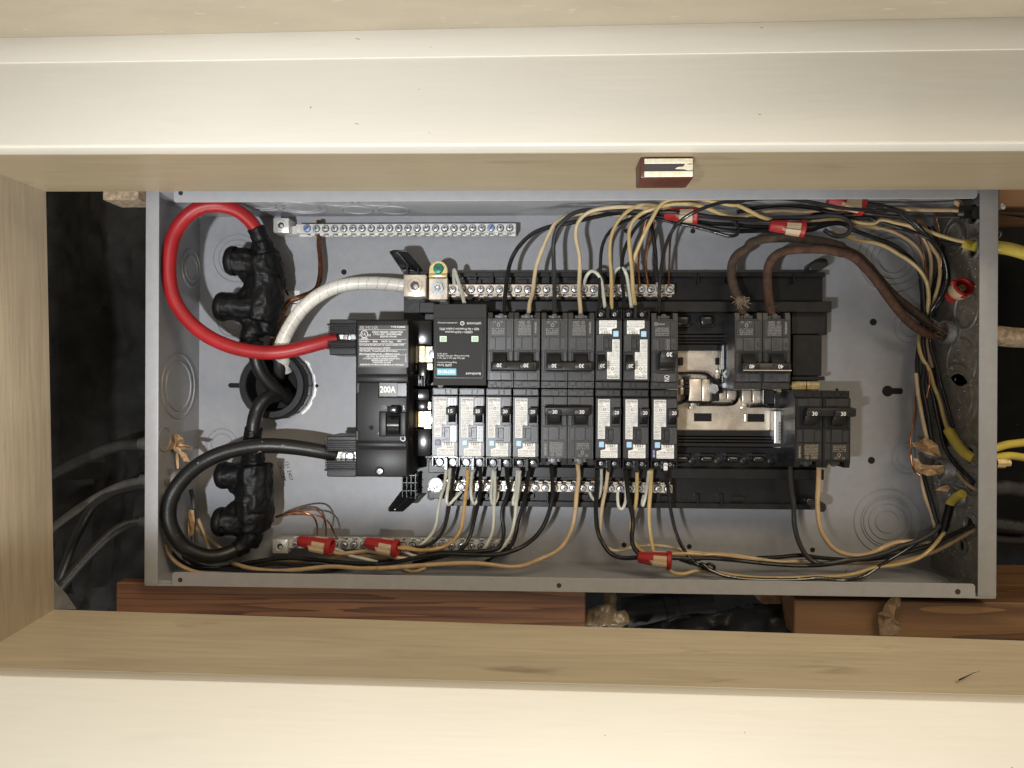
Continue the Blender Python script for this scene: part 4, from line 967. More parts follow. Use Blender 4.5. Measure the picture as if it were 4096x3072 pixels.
double_pole("double breaker marked 30 upside-down with a tie bar, next to the white-labelled upper pair", 2164, 2379, 1553, True, "30")
double_pole("double breaker marked 30 upright with tie bar, in the middle of the lower row", 2163, 2375, 1557, False, "30")
d40 = double_pole("double breaker marked 40 upside-down, fed by two brown cloth-covered cables", 2937, 3163, 1557, True, "40", Y=.85)
d30 = double_pole("older black double breaker marked 30 overhanging the end of the bus", 3178, 3403, 1563, False, "30", body='brk2', ink='yink', Y=.80, bar_style='wide')
part("tie_bar_lip", MB().box(-.86, .82, -.515, -.47, -.69, -.655), X['tin'], d40, bevel=.01)

# single 20
r = thing("single_breaker", "single pole breaker marked 20 upside-down at the end of the upper row", "circuit breaker", (0,0,0)); B = new_B()
qp_pole(B, 0); B['slot'] = MB().box(-.27, .34, -.006, .02, -1.31, -.7)
lines(B['print'], ["1 Pole Type/Tipo QP", "Interrupting Rating", "Pouvoir de Coupure", "MAX.RMS SYM.AMPS", "10,000 120/240 V~"], -.15, -1.97, .045, .065, -.037, width=.5)
write(B['print'], "SIEMENS", .0, -2.38, .055, -.037, width=.3); B['print'].lathe((.33, -.037, -2.36), (0,-1,0), [(.045, 0), (.045, .002), (.06, .002), (.06, 0)], 16)
ul_mark(B['print'], -.11, -1.44, .07, -.052); lines(B['print'], ["LISTED", "C.B./DM", "ISSUE NO.", "L-6838", "E42615"], -.19, -1.56, .04, .058, -.052, width=.17)
B['handle'].profile([(-.40, -1.22), (-.28, -.95), (-.18, -.68), (.02, -.66), (.02, -1.32), (-.20, -1.34)], -.33, .22)
for i in range(6): B['handle'].box(-.33, .22, -.30 + .0, -.2, -.98 + .045 * i, -.96 + .045 * i)
B['handle'].box(-.40, .20, -.43, -.3, -1.36, -1.12)
write(B['num'], "20", -.10, -1.31, .15, -.434, width=.20, align='c', bold=.006)
B['plate'].box(-.42, .3, -.06, 0, -.56, -.27); write(B['num'], "ON", .02, -.50, .2, -.066, width=.22, rot=math.pi/2, align='l')
finish(r, B); place(r, 2604, 2713, 1556, 1, True)

# arc-fault breakers
QFL = ["TYPE", "QFGA2"]; QFT = ["LISTED E468756", "Circuit Breaker &", "GFCI and", "Combination AFCI", "ISSUE NO. 007791"]
QFT2 = ["Interrupting Rating", "10kA 120V ~", "Max. RMS Sym.", "60 Hz"]
def arc_fault(label, xa, xb, yj, flip, num, code, serial, btn='blue', kind='old'):
    r = thing("arc_fault_breaker", label, "circuit breaker", (0,0,0), "arc fault breakers with white labels"); B = new_B(); b = B['body']
    b.profile([(2.1, 0), (.12, 0), (.12, -.26), (0, -.30), (0, -2.50), (2.1, -2.50)], -.49, .49)
    b.box(-.46, 0, .085, .13, -.24, -.03); b.box(.02, .2, .09, .13, -.24, -.03); b.box(.22, .47, .08, .13, -.25, -.02)
    b.box(-.10, .46, -.03, 0, -2.0, -1.9); b.box(.08, .45, -.05, 0, -1.34, -1.24)
    # labels
    wl = B['white']
    wl.prism([(-.40, -.36), (-.40, -1.80), (-.13, -1.80), (-.13, -1.34), (.06, -1.34), (.06, -.36)], -.014, -.002)
    wl.prism([(-.11, -1.98), (-.11, -2.18), (-.29, -2.22), (-.29, -2.49), (.36, -2.49), (.36, -1.96), (-.10, -1.96)][::1], -.016, -.004)
    k = B['ink']
    write(k, "SIEMENS", -.37, -.46, .075, -.0165, width=.41, bold=.004)
    write(k, "TYPE", -.37, -.55, .055, -.0165, width=.15); write(k, "QFGA2", -.37, -.625, .055, -.0165, width=.20); write(k, "40C", -.06, -.60, .05, -.0165, width=.10)
    k.box(-.39, .05, -.0165, -.015, -.487, -.48); k.box(-.39, .05, -.0165, -.015, -.645, -.638); k.box(-.085, -.08, -.0165, -.015, -.64, -.48)
    ul_mark(k, -.30, -.73, .068, -.0165); k.lathe((-.15, -.0165, -.73), (0,-1,0), [(.035, 0), (.035, .002), (.055, .002), (.055, 0)], 16)
    lines(k, ["HACR", "SWD"], -.07, -.71, .042, .06, -.0165, width=.10)
    lines(k, QFT, -.37, -.87, .044, .066, -.0165, width=.40); lines(k, QFT2, -.37, -1.23 + .02, .044, .056, -.0165, width=.36)
    k.box(-.39, .05, -.0165, -.015, -1.163, -1.157)
    lines(k, (["AFCI/GFCI", "CLASS A", "ARC", "FAULT", "GND", "FAULT"] if num != "15" else ["", "CAFCI", "ARC", "FAULT", "", "GND"]), -.375, -1.435, .055, .068, -.0165, width=.21)
    for zz in (-1.52, -1.66): k.box(-.39, -.14, -.0165, -.015, zz, zz + .005)
    write(k, "TEST", -.06, -2.09, .105, -.0185, width=.36, bold=.005); k.box(-.10, .35, -.0185, -.017, -2.125, -2.118)
    write(k, code, .33, -2.21, .07, -.0185, width=.26, align='r'); write(k, serial, .35, -2.31, .07, -.0185, width=.58, align='r'); k.box(-.28, .35, -.0185, -.017, -2.345, -2.338)
    lines(k, ["Wire 60/75C  25 lb-in", "AWG CU #14-8 AL #12-8"], -.27, -2.405, .042, .06, -.0185, width=.58)
    # on window, button block, latch
    B['plate'].box(.10, .46, -.04, 0, -.66, -.34); B['plate'].box(.20, .46, -.055, 0, -1.97, -1.37); b.box(.0, .2, -.05, 0, -1.85, -1.45); b.box(-.10, .0, -.03, 0, -1.78, -1.45)
    for i in range(4): B['marks'].box(.28, .30, -.061, -.055, -1.50 - .12*i, -1.43 - .12*i); B['marks'].box(.37, .385, -.061, -.055, -1.49 - .12*i, -1.44 - .12*i)
    B['marks'].box(.22, .24, -.046, -.04, -.60, -.40); B['marks'].box(.32, .34, -.046, -.04, -.60, -.40)
    B['marks'].lathe((.07, -.05, -1.58), (0,-1,0), [(.05, 0), (.05, .006), (0, .006)], 12)
    B['marks'].box(-.085, -.015, -.034, -.03, -1.73, -1.62)
    B['slot'].box(.13, .42, -.006, .02, -1.32, -.70); b.box(.42, .47, -.08, 0, -1.33, -.68)
    H = B['handle']; H.box(.10, .44, -.48, -.30, -.96, -.68); H.profile([(-.34, -.75), (-.34, -.98), (-.10, -1.22), (.02, -1.26), (.02, -.75)], .16, .38)
    write(B['num'], num, .27, -.885, .13, -.484, width=.165, align='c', bold=.003)
    finish(r, B, 'brk3')
    rb = part("test_button", MB().box(-.36, -.16, -.045, 0, -2.11, -1.90), X[btn], r, bevel=.02, segs=2)
    # terminal housing
    T = MB(); T.profile([(2.1, -2.50), (.10, -2.50), (.10, -2.60), (.30, -2.62), (.30, -2.92), (2.1, -2.92)], -.47, .47)
    T.box(-.50, -.44, .02, .9, -2.90, -2.52); T.box(.44, .50, .02, .9, -2.90, -2.52); T.box(-.02, .11, -.02, .7, -3.02, -2.56); T.box(-.47, .47, .02, .14, -2.56, -2.50)
    part("terminal_housing", T, X['blk2'], r, bevel=.018)
    for sx in (-.24, .27):
        k2 = MB().lathe((sx, .30, -2.76), (0,-1,0), [(.17, 0), (.17, .10), (.14, .13), (.14, .05), (.12, .05)], 18); part("terminal_collar", k2, X['blk2'], r, smooth=True)
        s_ = put("terminal_screw", SCR, r, (sx, .37, -2.74), random.random() * 3, .85)
    place(r, xa, xb, yj, 1, flip)
    return r
AF = "arc fault breaker marked {} {}"
arc_fault("arc fault breaker marked 15 with a dark blue button, below the surge protector", 1727, 1832, 1552, False, "15", "AA003", "P1802121904", btn='dkblue')
arc_fault("arc fault breaker marked 20 upright, next to the one marked 15", 1834, 1939, 1553, False, "20", "AC022", "Q1902010219")
arc_fault("arc fault breaker marked 20 upright, third in the lower row counted from the main switch", 1942, 2047, 1554, False, "20", "AC022", "Q1902010224")
arc_fault("arc fault breaker marked 20 upright, fourth in the lower row, touching the double 30", 2050, 2156, 1555, False, "20", "AC022", "N1902010265")
arc_fault("arc fault breaker marked 20 upright with serial N1812190599, just past the lower double 30", 2381, 2485, 1558, False, "20", "AA022", "N1812190599")
arc_fault("arc fault breaker marked 20 upright with serial O1902010342, last but one in the lower row", 2491, 2597, 1559, False, "20", "AC022", "O1902010342")
e = arc_fault("arc fault breaker marked 20 with a purple A70 sticker, end of the lower row", 2604, 2711, 1560, False, "20", "AJ022", "T2608160920")
p_ = part("sticker", MB().box(-.45, -.33, -.018, -.002, -2.47, -2.17), X['purple'], e, bevel=.02); m2 = MB(); lines(m2, ["A", "7", "0"], -.42, -2.26, .07, .088, -.0195, width=.06); part("sticker_print", m2, X['wink'], p_)
p_ = part("neutral_tag", MB().box(-.03, .12, -.06, -.03, -2.92, -2.65), X['lab'], e, bevel=.02); m2 = MB(); write(m2, "N", .0, -2.78, .085, -.063, width=.08, bold=.004); m2.box(.02, .08, -.063, -.061, -2.87, -2.855); m2.prism([(.0, -2.862), (.03, -2.885), (.03, -2.84)], -.063, -.061); part("tag_print", m2, X['ink'], p_)
arc_fault("arc fault breaker marked 20 upside-down with serial Q1902010222, next to the upper double 30", 2381, 2489, 1555, True, "20", "AC022", "Q1902010222")
arc_fault("arc fault breaker marked 20 upside-down with serial N1902010278, beside the single 20", 2492, 2600, 1556, True, "20", "AC022", "N1902010278")

# surge protector
ys = 0.72
sp = thing("surge_protector", "dark grey surge protector module with two green lights and a teal logo", "surge protector", tuple(at(1840, 1540, ys)))
p, q_ = at(1733, 1541, ys), at(1946, 1216, ys)
part("body", MB().box(p.x, q_.x, ys, 3.0, p.z, q_.z), X['spd'], sp, bevel=.02, segs=2)
z0, z1 = at(0, 1472, ys, 'P1').z, at(0, 806, ys, 'P1').z; x0, x1 = at(524, 1000, ys, 'P1').x, at(1062, 1000, ys, 'P1').x
fr = MB(); 
for bxx in ((x0, x1, z0, z0 + .03), (x0, x1, z1 - .03, z1), (x0, x0 + .03, z0, z1), (x1 - .03, x1, z0, z1)): fr.box(bxx[0], bxx[1], ys - .012, ys + .01, bxx[2], bxx[3])
part("panel_frame", fr, X['blk2'], sp, bevel=.006)
part("panel", MB().box(x0 + .03, x1 - .03, ys - .006, ys + .01, z0 + .03, z1 - .03), X['spd'], sp)
w_ = x1 - x0; hh = z1 - z0
U_ = lambda u, v: (x1 - u * w_, z1 - v * hh)      # measured upside-down as printed
pr = MB(); R180 = math.pi; yy = ys - .0085
def up_txt(t, px_, py_, h, width, right=True):
    c = at(px_, py_, ys, 'P1'); write(pr, t, c.x, c.z, h, yy, width=width, rot=R180)
up_txt("BoltShield", 1030, 1412, .085, .53); up_txt("QSPD Series", 712, 1318, .085, .53); up_txt("Surge Protective Device", 765, 1293, .055, .70)
up_txt("SPD Type: SPD Type 1, SPD Type 2", 853, 1245, .055, 1.0); up_txt("Rated Line Voltage: 120 VAC, 50/60 Hz", 902, 1220, .055, 1.16); up_txt("SCCR: 22 kA", 660, 1196, .055, .36)
up_txt("GREEN = Full Protection", 942, 952, .085, 1.0); up_txt("RED = No Protection (replace SPD)", 1010, 918, .085, 1.43); up_txt("QSPD2A035B", 1036, 856, .075, .52); up_txt("usa.siemens.com/surge", 770, 856, .055, .71)
c = at(828, 867, ys, 'P1'); pr.lathe((c.x, yy, c.z), (0,-1,0), [(.055, 0), (.055, .002), (.075, .002), (.075, 0)], 20); write(pr, "UL", c.x, c.z + .03, .05, yy, width=.07, align='c', rot=R180)
part("printing", pr, X['wink'], sp)
for xx in (617, 967):
    a_, b_ = at(xx - 38, 1070, ys, 'P1'), at(xx + 38, 1008, ys, 'P1'); f = part("indicator_rim", MB().box(a_.x, b_.x, ys - .012, ys, a_.z, b_.z), X['lab'], sp); part("indicator", MB().box(a_.x + .03, b_.x - .02, ys - .016, ys, a_.z + .015, b_.z - .03), X['green'], f)
a_, b_ = at(547, 1440, ys, 'P1'), at(761, 1367, ys, 'P1'); lg = part("logo_plate", MB().box(a_.x, b_.x, ys - .010, ys, a_.z, b_.z), X['teal'], sp)
m2 = MB(); c = at(747, 1388, ys, 'P1'); write(m2, "SIEMENS", c.x, c.z, .105, ys - .0125, width=(b_.x - a_.x) * .88, rot=R180, bold=.006); part("logo_print", m2, X['wink'], lg)

# ------------------------------------------------------------------ main breaker
ym = .55
K = lambda x, y, Y=ym: at(x, y, Y, 'K')
mbk = thing("main_breaker", "large black 200 amp main breaker with silver rating label and toggle", "main breaker", tuple(K(650, 1600)))
def kb(x0, y0, x1, y1, Y0, Y1, mbx=None):
    a_, b_ = K(x0, y1, Y0), K(x1, y0, Y0); return (mbx or MB()).box(a_.x, b_.x, Y0, Y1, a_.z, b_.z)
part("case", kb(404, 112, 915, 1605, ym + .12, 3.3), X['brk2'], mbk, bevel=.06, segs=3, smooth=True)
part("cover", kb(412, 118, 905, 640, ym + .02, ym + .3), X['brk2'], mbk, bevel=.05, segs=3, smooth=True)
part("cover", kb(410, 1345, 895, 1600, ym + .02, ym + .3), X['brk2'], mbk, bevel=.03, segs=2, smooth=True)
part("ridge", kb(412, 1282, 892, 1322, ym + .02, ym + .3), X['brk2'], mbk, bevel=.03, segs=2, smooth=True)
part("ridge", kb(412, 648, 905, 700, ym + .04, ym + .3), X['brk2'], mbk, bevel=.03, segs=2, smooth=True)
part("front_plate", kb(414, 708, 898, 1272, ym, ym + .3), X['brk2'], mbk, bevel=.05, segs=3, smooth=True)
part("corner_recess", kb(418, 716, 446, 810, ym - .02, ym + .1), X['brk2'], mbk, bevel=.012); part("corner_recess", kb(412, 1170, 436, 1262, ym - .02, ym + .1), X['brk2'], mbk, bevel=.012)
gr = MB(); kb(622, 712, 634, 850, ym - .004, ym + .1, gr); kb(622, 846, 894, 858, ym - .004, ym + .1, gr); kb(440, 712, 452, 815, ym - .004, ym + .1, gr); kb(432, 1166, 444, 1262, ym - .004, ym + .1, gr); kb(414, 636, 905, 645, ym + .012, ym + .2, gr); kb(412, 1324, 895, 1345, ym + .06, ym + .2, gr)
parts_split("groove", gr, X['hole'], mbk)
part("amp_label", kb(634, 716, 802, 842, ym - .012, ym), X['labdk'], mbk)
m2 = MB(); c = K(640, 808); write(m2, "200A", c.x, c.z, .235, ym - .0145, width=.56, bold=.014); part("amp_number", m2, X['lab'], mbk)
part("amp_window", kb(804, 720, 892, 840, ym - .01, ym), X['plate'], mbk, bevel=.01)
m2 = MB(); c = K(655, 965); write(m2, "ON", c.x, c.z, .15, ym - .012, width=.2); c = K(622, 1212); write(m2, "OFF", c.x, c.z, .15, ym - .012, width=.31); c = K(862, 970); m2.box(c.x, c.x + .035, ym - .012, ym, c.z, c.z + .16); part("embossed_words", m2, X['blk2'], mbk, bevel=0)
# toggle: curved slot and lever
sl = kb(628, 985, 705, 1225, ym - .06, ym + .1); kb(825, 990, 890, 1225, ym - .06, ym + .1, sl); part("toggle_cheek", sl, X['brk2'], mbk, bevel=.05, segs=3, smooth=True)
part("toggle_slot", kb(705, 935, 828, 1222, ym - .008, ym + .05), X['hole'], mbk)
tg = MB(); a_, b_ = K(722, 1100), K(828, 1100); cz_ = K(700, 1110).z
tg.profile([(ym + .02 - .30 * math.cos(math.radians(t_)), cz_ + .34 * math.sin(math.radians(t_))) for t_ in range(-75, 76, 10)], a_.x, b_.x)
part("toggle_drum", tg, X['blk2'], mbk, smooth=True)
a_, b_ = K(708, 995, .10), K(800, 938, .10); part("toggle_lever", MB().hexa([(a_.x, .10, a_.z), (b_.x, .10, a_.z), (b_.x, .10, b_.z), (a_.x, .10, b_.z)], [(a_.x + .06, ym + .1, a_.z - .12), (b_.x + .12, ym + .1, a_.z - .12), (b_.x + .12, ym + .1, b_.z), (a_.x + .06, ym + .1, b_.z)]), X['blk2'], mbk, bevel=.03, segs=2, smooth=True)
part("pin_hole", dot(K(558, 1140, ym - .004), .085), X['hole'], mbk); k = MB().lathe(K(858, 1243, ym - .004), (0,-1,0), [(.07, 0), (.07, .014), (.10, .014), (.10, 0)], 18); part("rivet", k, X['plate'], mbk)
k = MB().lathe(K(637, 1553, ym + .016), (0,-1,0), [(.11, 0), (.11, .008), (.17, .012), (.17, 0)], 20); part("screw_well", k, X['hole'], mbk); put("cover_screw", SCR, mbk, K(640, 1553, ym + .02), .6, .95)
# rating label
part("rating_label", kb(436, 170, 908, 566, ym + .006, ym + .02), X['labdk'], mbk)
pr = MB(); yy = ym + .003
def kt(t, x, y, h, x2=None): c = K(x, y); write(pr, t, c.x, c.z, h, yy, width=(K(x2, y).x - c.x) if x2 else None, bold=.008 if h > .1 else .002)
kt("SIEMENS", 448, 205, .115, 618); kt("SIEMENS", 449, 205, .115, 619); kt("TYPE EQ8683", 742, 192, .065, 880); kt("CIRCUIT BREAKER / DISJONCTEUR", 565, 240, .065, 856); kt("2 POLE UNIT / UNITE BIPOLAIRE", 578, 262, .065, 843); kt("ISSUE NO. 8161606", 642, 283, .062, 796)
kt("C", 443, 272, .06, 455); kt("US", 529, 272, .07, 552); kt("LISTED", 462, 302, .06, 524); kt("120/240V~", 441, 330, .065, 545); kt("60Hz", 572, 330, .065, 617); kt("HACR Type", 654, 330, .065, 763); kt("40C", 802, 328, .065, 845)
kt("Interrupting Rating/Pouvoir de coupure 22,000 A RMS", 443, 360, .055, 868); kt("Symmetrique/Symmetriques 120/240V~", 447, 390, .055, 745); kt("75C Wire/Fil,  Torque/Couple 250 lb-in/lb-po", 447, 418, .055, 805); kt("Wire Range/Calibre de fil - 1-300kcmil CU-AL", 443, 445, .055, 828)
kt("USE ONLY IN LISTED ENCLOSURES", 510, 470, .055, 803); kt("UTILISER COFFRETS HOMOLOGUES SEUL.", 480, 490, .055, 830); kt("SIEMENS INDUSTRY, INC.", 558, 508, .055, 766); kt("NORCROSS, GA USA", 572, 527, .055, 743); kt("ASSEMBLED IN MEXICO/ASSEMBLE AU MEXIQUE", 449, 548, .055, 862)
c = K(491, 252); ul_mark(pr, c.x, c.z, .135, yy)
for yl in (212, 304, 343, 400, 450):
    a_, b_ = K(440, yl), K(888, yl); pr.box(a_.x, b_.x, yy, yy + .002, a_.z, a_.z + .010)
c = K(890, 520); write(pr, "5J50018", c.x, c.z, .05, yy, width=.3, rot=math.pi/2)
part("label_print", pr, X['wink'], mbk)
# lug shrouds with ribs
def shroud(y0, y1, gap0, gap1, xo, lab):
    Ys = 1.2
    r_ = part("lug_shroud", kb(xo + 25, y0, 420, gap0 - 8, Ys + .1, 3.0), X['blk'], mbk, bevel=.03); 
    part("lug_shroud", kb(xo + 25, gap1 + 8, 415, y1, Ys + .1, 3.0), X['blk'], mbk, bevel=.03)
    rbm = MB(); n = 5
    for k_ in range(n):
        ya = y0 + 50 + k_ * (gap0 - y0 - 52) / n; kb(xo + 12, ya, 416, ya + 8, Ys, Ys + .3, rbm)
        yb = gap1 + 4 + k_ * (y1 - gap1 - 60) / n; kb(xo + 5, yb, 412, yb + 8, Ys, Ys + .3, rbm)
    kb(xo, y0 + 40, 418, y0 + 52, Ys - .08, Ys + .4, rbm); kb(xo, y1 - 70, 412, y1 - 55, Ys - .08, Ys + .4, rbm)
    part("shroud_ribs", rbm, X['blk2'], mbk, bevel=.008)
    lg_ = part("wire_lug", kb(xo + 85, gap0 - 6, 418, gap1 + 6, 1.75, 2.9), X['alu'], mbk, bevel=.03)
    c_ = K(378 if y0 < 500 else 355, (gap0 + gap1) / 2, 1.72); k = MB().lathe(c_, (0,-1,0), [(.20, -.06), (.20, .03), (.15, .06), (.12, .0), (0, .0)], 20); part("lug_screw", k, X['zinc'], lg_, smooth=True)
    c_ = K(330 if y0 < 500 else 300, (gap0 + gap1) / 2, 1.72); k = MB().lathe(c_, (0,-1,0), [(.16, -.06), (.16, .02), (.13, .035), (0, .02)], 18); part("lug_screw", k, X['alu'], lg_, smooth=True)
shroud(112, 450, 262, 310, 135, "")
shroud(1222, 1605, 1372, 1448, 112, "")

# ================================================================== cables, wires and fittings
def path(segs):
    P = []
    for r, pts in segs:
        P += [at(x, y, Y, r) for x, y, Y in pts]
    return P
KIND = dict(wblk='black_wire', wblks='black_wire', wgry='black_wire', wbrn='brown_wire', wcrm='cream_wire', wtan='tan_wire', wyel='tan_wire', worg='tan_wire', wwht='white_wire', cop='copper_wire', copdk='copper_wire')
def wire(label, m, r, *segs, group=None, cat='wire', name=None, n=9, sub=6, wrap=None):
    P = path(segs); mb = MB().tube(P, r, n=n, sub=sub, wrap=wrap)
    return solo(name or KIND[m], mb, X[m], label, cat, group, smooth=True, org=tuple(P[0]))
UP, LOW, SIDE = "branch wires above the breakers", "branch wires below the breakers", "wires along the dirty end wall"
# --- above the breakers
wire("black wire arching up from the double 30 that touches the surge protector", 'wblk', .082, ('T', [(238,1008,1.25),(238,930,1.5),(256,740,1.9),(288,590,2.1),(345,485,2.1),(450,380,2.1),(590,318,2.1),(780,282,2.1),(930,245,2.2),(1110,210,2.3),(1300,205,2.4),(1500,235,2.5)]), ('U', [(600,705,2.4),(800,745,2.3),(1000,752,2.3),(1150,748,2.3),(1500,742,2.2),(1580,715,2.2),(1730,690,2.2)]), ('V', [(240,455,2.2),(300,480,2.3),(420,525,2.4),(560,580,2.5),(660,650,2.6),(745,735,2.7),(800,850,2.8),(818,1000,2.9),(826,1150,3.0),(815,1400,2.9),(830,1520,2.8)]), ('W', [(590,60,2.7),(620,230,2.6),(640,370,2.5),(655,432,2.5)]), group=UP)
wire("tan wire rising from the double 30 that touches the surge protector", 'wcrm', .078, ('T', [(432,1002,1.25),(440,930,1.5),(462,850,1.8),(492,640,2.0),(540,500,2.0),(590,385,2.0),(645,290,2.0),(720,240,2.1),(830,215,2.2),(950,213,2.35),(1100,215,2.6),(1250,230,2.8)]), group=UP)
wire("dark grey wire from the second upper double 30, bending over a tan wire", 'wgry', .082, ('T', [(640,1008,1.25),(640,920,1.5),(638,760,1.8),(632,560,1.9),(632,440,1.85),(655,345,1.8),(705,275,1.75),(780,215,1.75),(860,187,1.8),(960,181,1.9),(1100,183,2.0),(1300,193,2.05),(1450,190,2.1),(1600,205,2.1),(1800,228,2.1),(2000,247,2.1)]), ('U', [(1000,665,2.1),(1250,645,2.1),(1500,640,2.0),(1650,626,1.9),(1760,645,1.8),(1812,695,1.75),(1815,735,1.75),(1775,785,1.8),(1710,795,1.85),(1650,775,1.9),(1602,742,2.0)]), group=UP)
wire("cream wire with an S-bend from the second upper double 30", 'wcrm', .078, ('T', [(850,1015,1.25),(845,940,1.5),(836,840,1.7),(842,680,1.9),(840,550,1.9),(822,460,1.9),(810,390,1.9),(818,310,1.85),(860,240,1.8),(930,193,1.75),(1050,165,1.7),(1200,155,1.7),(1350,163,1.75),(1500,185,1.9),(1640,215,2.2)]), group=UP)
wire("black wire of the upper arc fault breaker beside the double 30, ending in a hairpin", 'wblks', .066, ('T', [(998,985,1.2),(1003,840,1.6),(1008,650,1.9),(1022,480,2.0),(1065,380,2.0),(1150,297,2.1),(1260,250,2.15),(1400,243,2.15),(1500,258,2.2),(1620,288,2.2),(1760,315,2.1),(1900,350,2.0),(2050,390,1.95),(2105,378,1.95),(2122,340,1.95),(2095,275,2.0),(2050,250,2.1)]), group=UP)
wire("tan wire from the upper arc fault breaker beside the double 30", 'wyel', .070, ('T', [(1098,972,1.2),(1098,860,1.5),(1096,700,1.7),(1085,560,1.8),(1088,440,1.8),(1110,350,1.8),(1160,260,1.75),(1230,190,1.7),(1310,147,1.7),(1400,140,1.7),(1500,155,1.8),(1620,180,2.0),(1750,195,2.2)]), group=UP)
wire("black wire from the upper arc fault breaker next to the single 20", 'wblk', .070, ('T', [(1203,972,1.2),(1192,830,1.6),(1180,680,1.8),(1188,560,1.9),(1222,450,1.95),(1285,335,1.95),(1370,245,1.9),(1440,207,1.8),(1580,196,1.6),(1720,207,1.55),(1900,233,1.6),(2100,250,1.8)]), ('U', [(1050,660,1.9),(1300,668,2.2),(1500,650,2.4),(1800,640,2.4),(2000,655,2.4)]), ('V', [(380,362,2.3),(560,418,2.2),(700,462,2.1),(880,530,2.0),(960,556,1.9),(1155,577,1.5)]), group=UP)
wire("tan wire from the upper arc fault breaker next to the single 20", 'wyel', .076, ('T', [(1286,940,1.2),(1272,830,1.5),(1262,660,1.6),(1250,550,1.65),(1240,440,1.65),(1242,350,1.65),(1272,270,1.6),(1350,203,1.55),(1440,170,1.4),(1560,138,1.3),(1670,130,1.25),(1790,143,1.25),(1890,175,1.4),(1990,215,1.7),(2110,240,2.0)]), ('U', [(1050,625,2.2),(1200,690,2.4)]), group=UP)
wire("tan wire crossing over its neighbours to the highest arc of the bundle", 'wyel', .074, ('T', [(1270,640,2.1),(1282,560,1.8),(1310,490,1.7),(1370,355,1.5),(1430,240,1.3),(1480,155,1.15),(1545,105,1.1),(1650,90,1.1),(1790,93,1.2),(1920,113,1.3),(2060,140,1.4)]), ('U', [(900,545,1.45),(1000,590,1.6),(1100,640,1.8),(1220,665,2.2),(1450,668,2.4),(1700,660,2.4),(2000,690,2.3)]), ('V', [(460,372,2.2),(600,398,2.1),(780,440,1.9),(900,482,1.7),(1060,533,1.5),(1172,557,1.4)]), group=UP)
wire("copper wire into the neutral bar, first after the arc fault jumpers", 'cop', .042, ('T', [(1326,800,2.3),(1318,700,2.4),(1315,620,2.5),(1320,520,2.6),(1345,390,2.6),(1375,275,2.5)]), group=UP)
wire("copper wire into the neutral bar, touching the taped black wire", 'cop', .044, ('T', [(1395,800,2.3),(1378,690,2.4),(1375,620,2.5),(1385,500,2.5),(1410,390,2.5),(1450,275,2.4)]), group=UP)
wire("thick taped black ground wire entering the neutral bar between bare copper ones", 'wblks', .088, ('T', [(1463,768,2.3),(1455,650,2.4),(1452,560,2.4),(1445,480,2.4),(1432,380,2.4),(1415,280,2.5)]), group=UP)
wire("bare strand end of the taped ground wire at the neutral bar", 'cond', .05, ('T', [(1466,800,2.3),(1464,765,2.3)]), group=UP, name='wire_strand')
wire("copper wire into the last screw of the upper neutral bar", 'copdk', .040, ('T', [(1556,800,2.3),(1560,700,2.4),(1565,560,2.5),(1572,420,2.6),(1600,310,2.6),(1640,260,2.6)]), group=UP)
wire("glossy black wire sweeping from the single 20 over the whole upper bundle", 'wblks', .066, ('T', [(1480,1010,1.3),(1482,900,1.5),(1487,760,1.6),(1505,600,1.6),(1545,440,1.5),(1612,312,1.3),(1720,222,1.05),(1850,162,.9),(2000,118,.85)]), ('U', [(900,520,.85),(1000,500,.85),(1150,491,.85),(1300,494,.85),(1450,511,.9),(1600,540,.95),(1750,567,1.0),(1900,582,1.1),(2100,592,1.2)]), ('V', [(420,292,1.2),(560,292,1.25),(650,325,1.3),(730,385,1.4),(820,470,1.5),(910,560,1.7),(965,650,1.9),(1000,760,2.1),(1008,880,2.3),(975,980,2.5),(915,1070,2.7),(880,1150,2.9),(870,1300,2.9),(880,1440,2.8),(930,1600,2.6)]), ('W', [(690,20,2.5),(725,140,2.4),(752,235,2.2),(772,315,1.9)]), group=UP)
wire("second black wire hugging the glossy one round the corner", 'wblk', .090, ('V', [(330,240,1.8),(480,260,1.8),(600,300,1.7),(690,370,1.8),(780,450,1.9),(880,540,2.1),(950,620,2.2),(1000,720,2.4),(1020,860,2.5),(1000,980,2.6),(950,1060,2.7),(905,1120,2.9),(895,1180,3.0)]), group=SIDE)
for lab, pts, m in (("short white jumper loop from bar to upper arc fault breaker beside the double 30", [(870,800,2.3),(882,755,2.2),(905,700,2.0),(940,672,1.9),(980,690,1.8),(1008,730,1.8),(1025,790,1.7),(1035,880,1.5),(1046,965,1.3)], 'wwht'),
                    ("short white jumper loop from bar to upper arc fault breaker next to the single 20", [(1105,800,2.3),(1112,740,2.3),(1125,680,2.1),(1160,645,1.9),(1195,655,1.8),(1218,700,1.8),(1235,790,1.7),(1248,880,1.5),(1258,960,1.3)], 'wwht')):
    wire(lab, m, .068, ('T', pts), group="white jumpers at the neutral bars")
wire("short white jumper from bar to surge protector", 'wwht', .072, ('P1', [(742,440,2.4),(735,380,2.3),(738,275,2.0),(760,330,1.9),(790,430,1.8),(825,550,1.6),(852,650,1.3)]), group="white jumpers at the neutral bars")
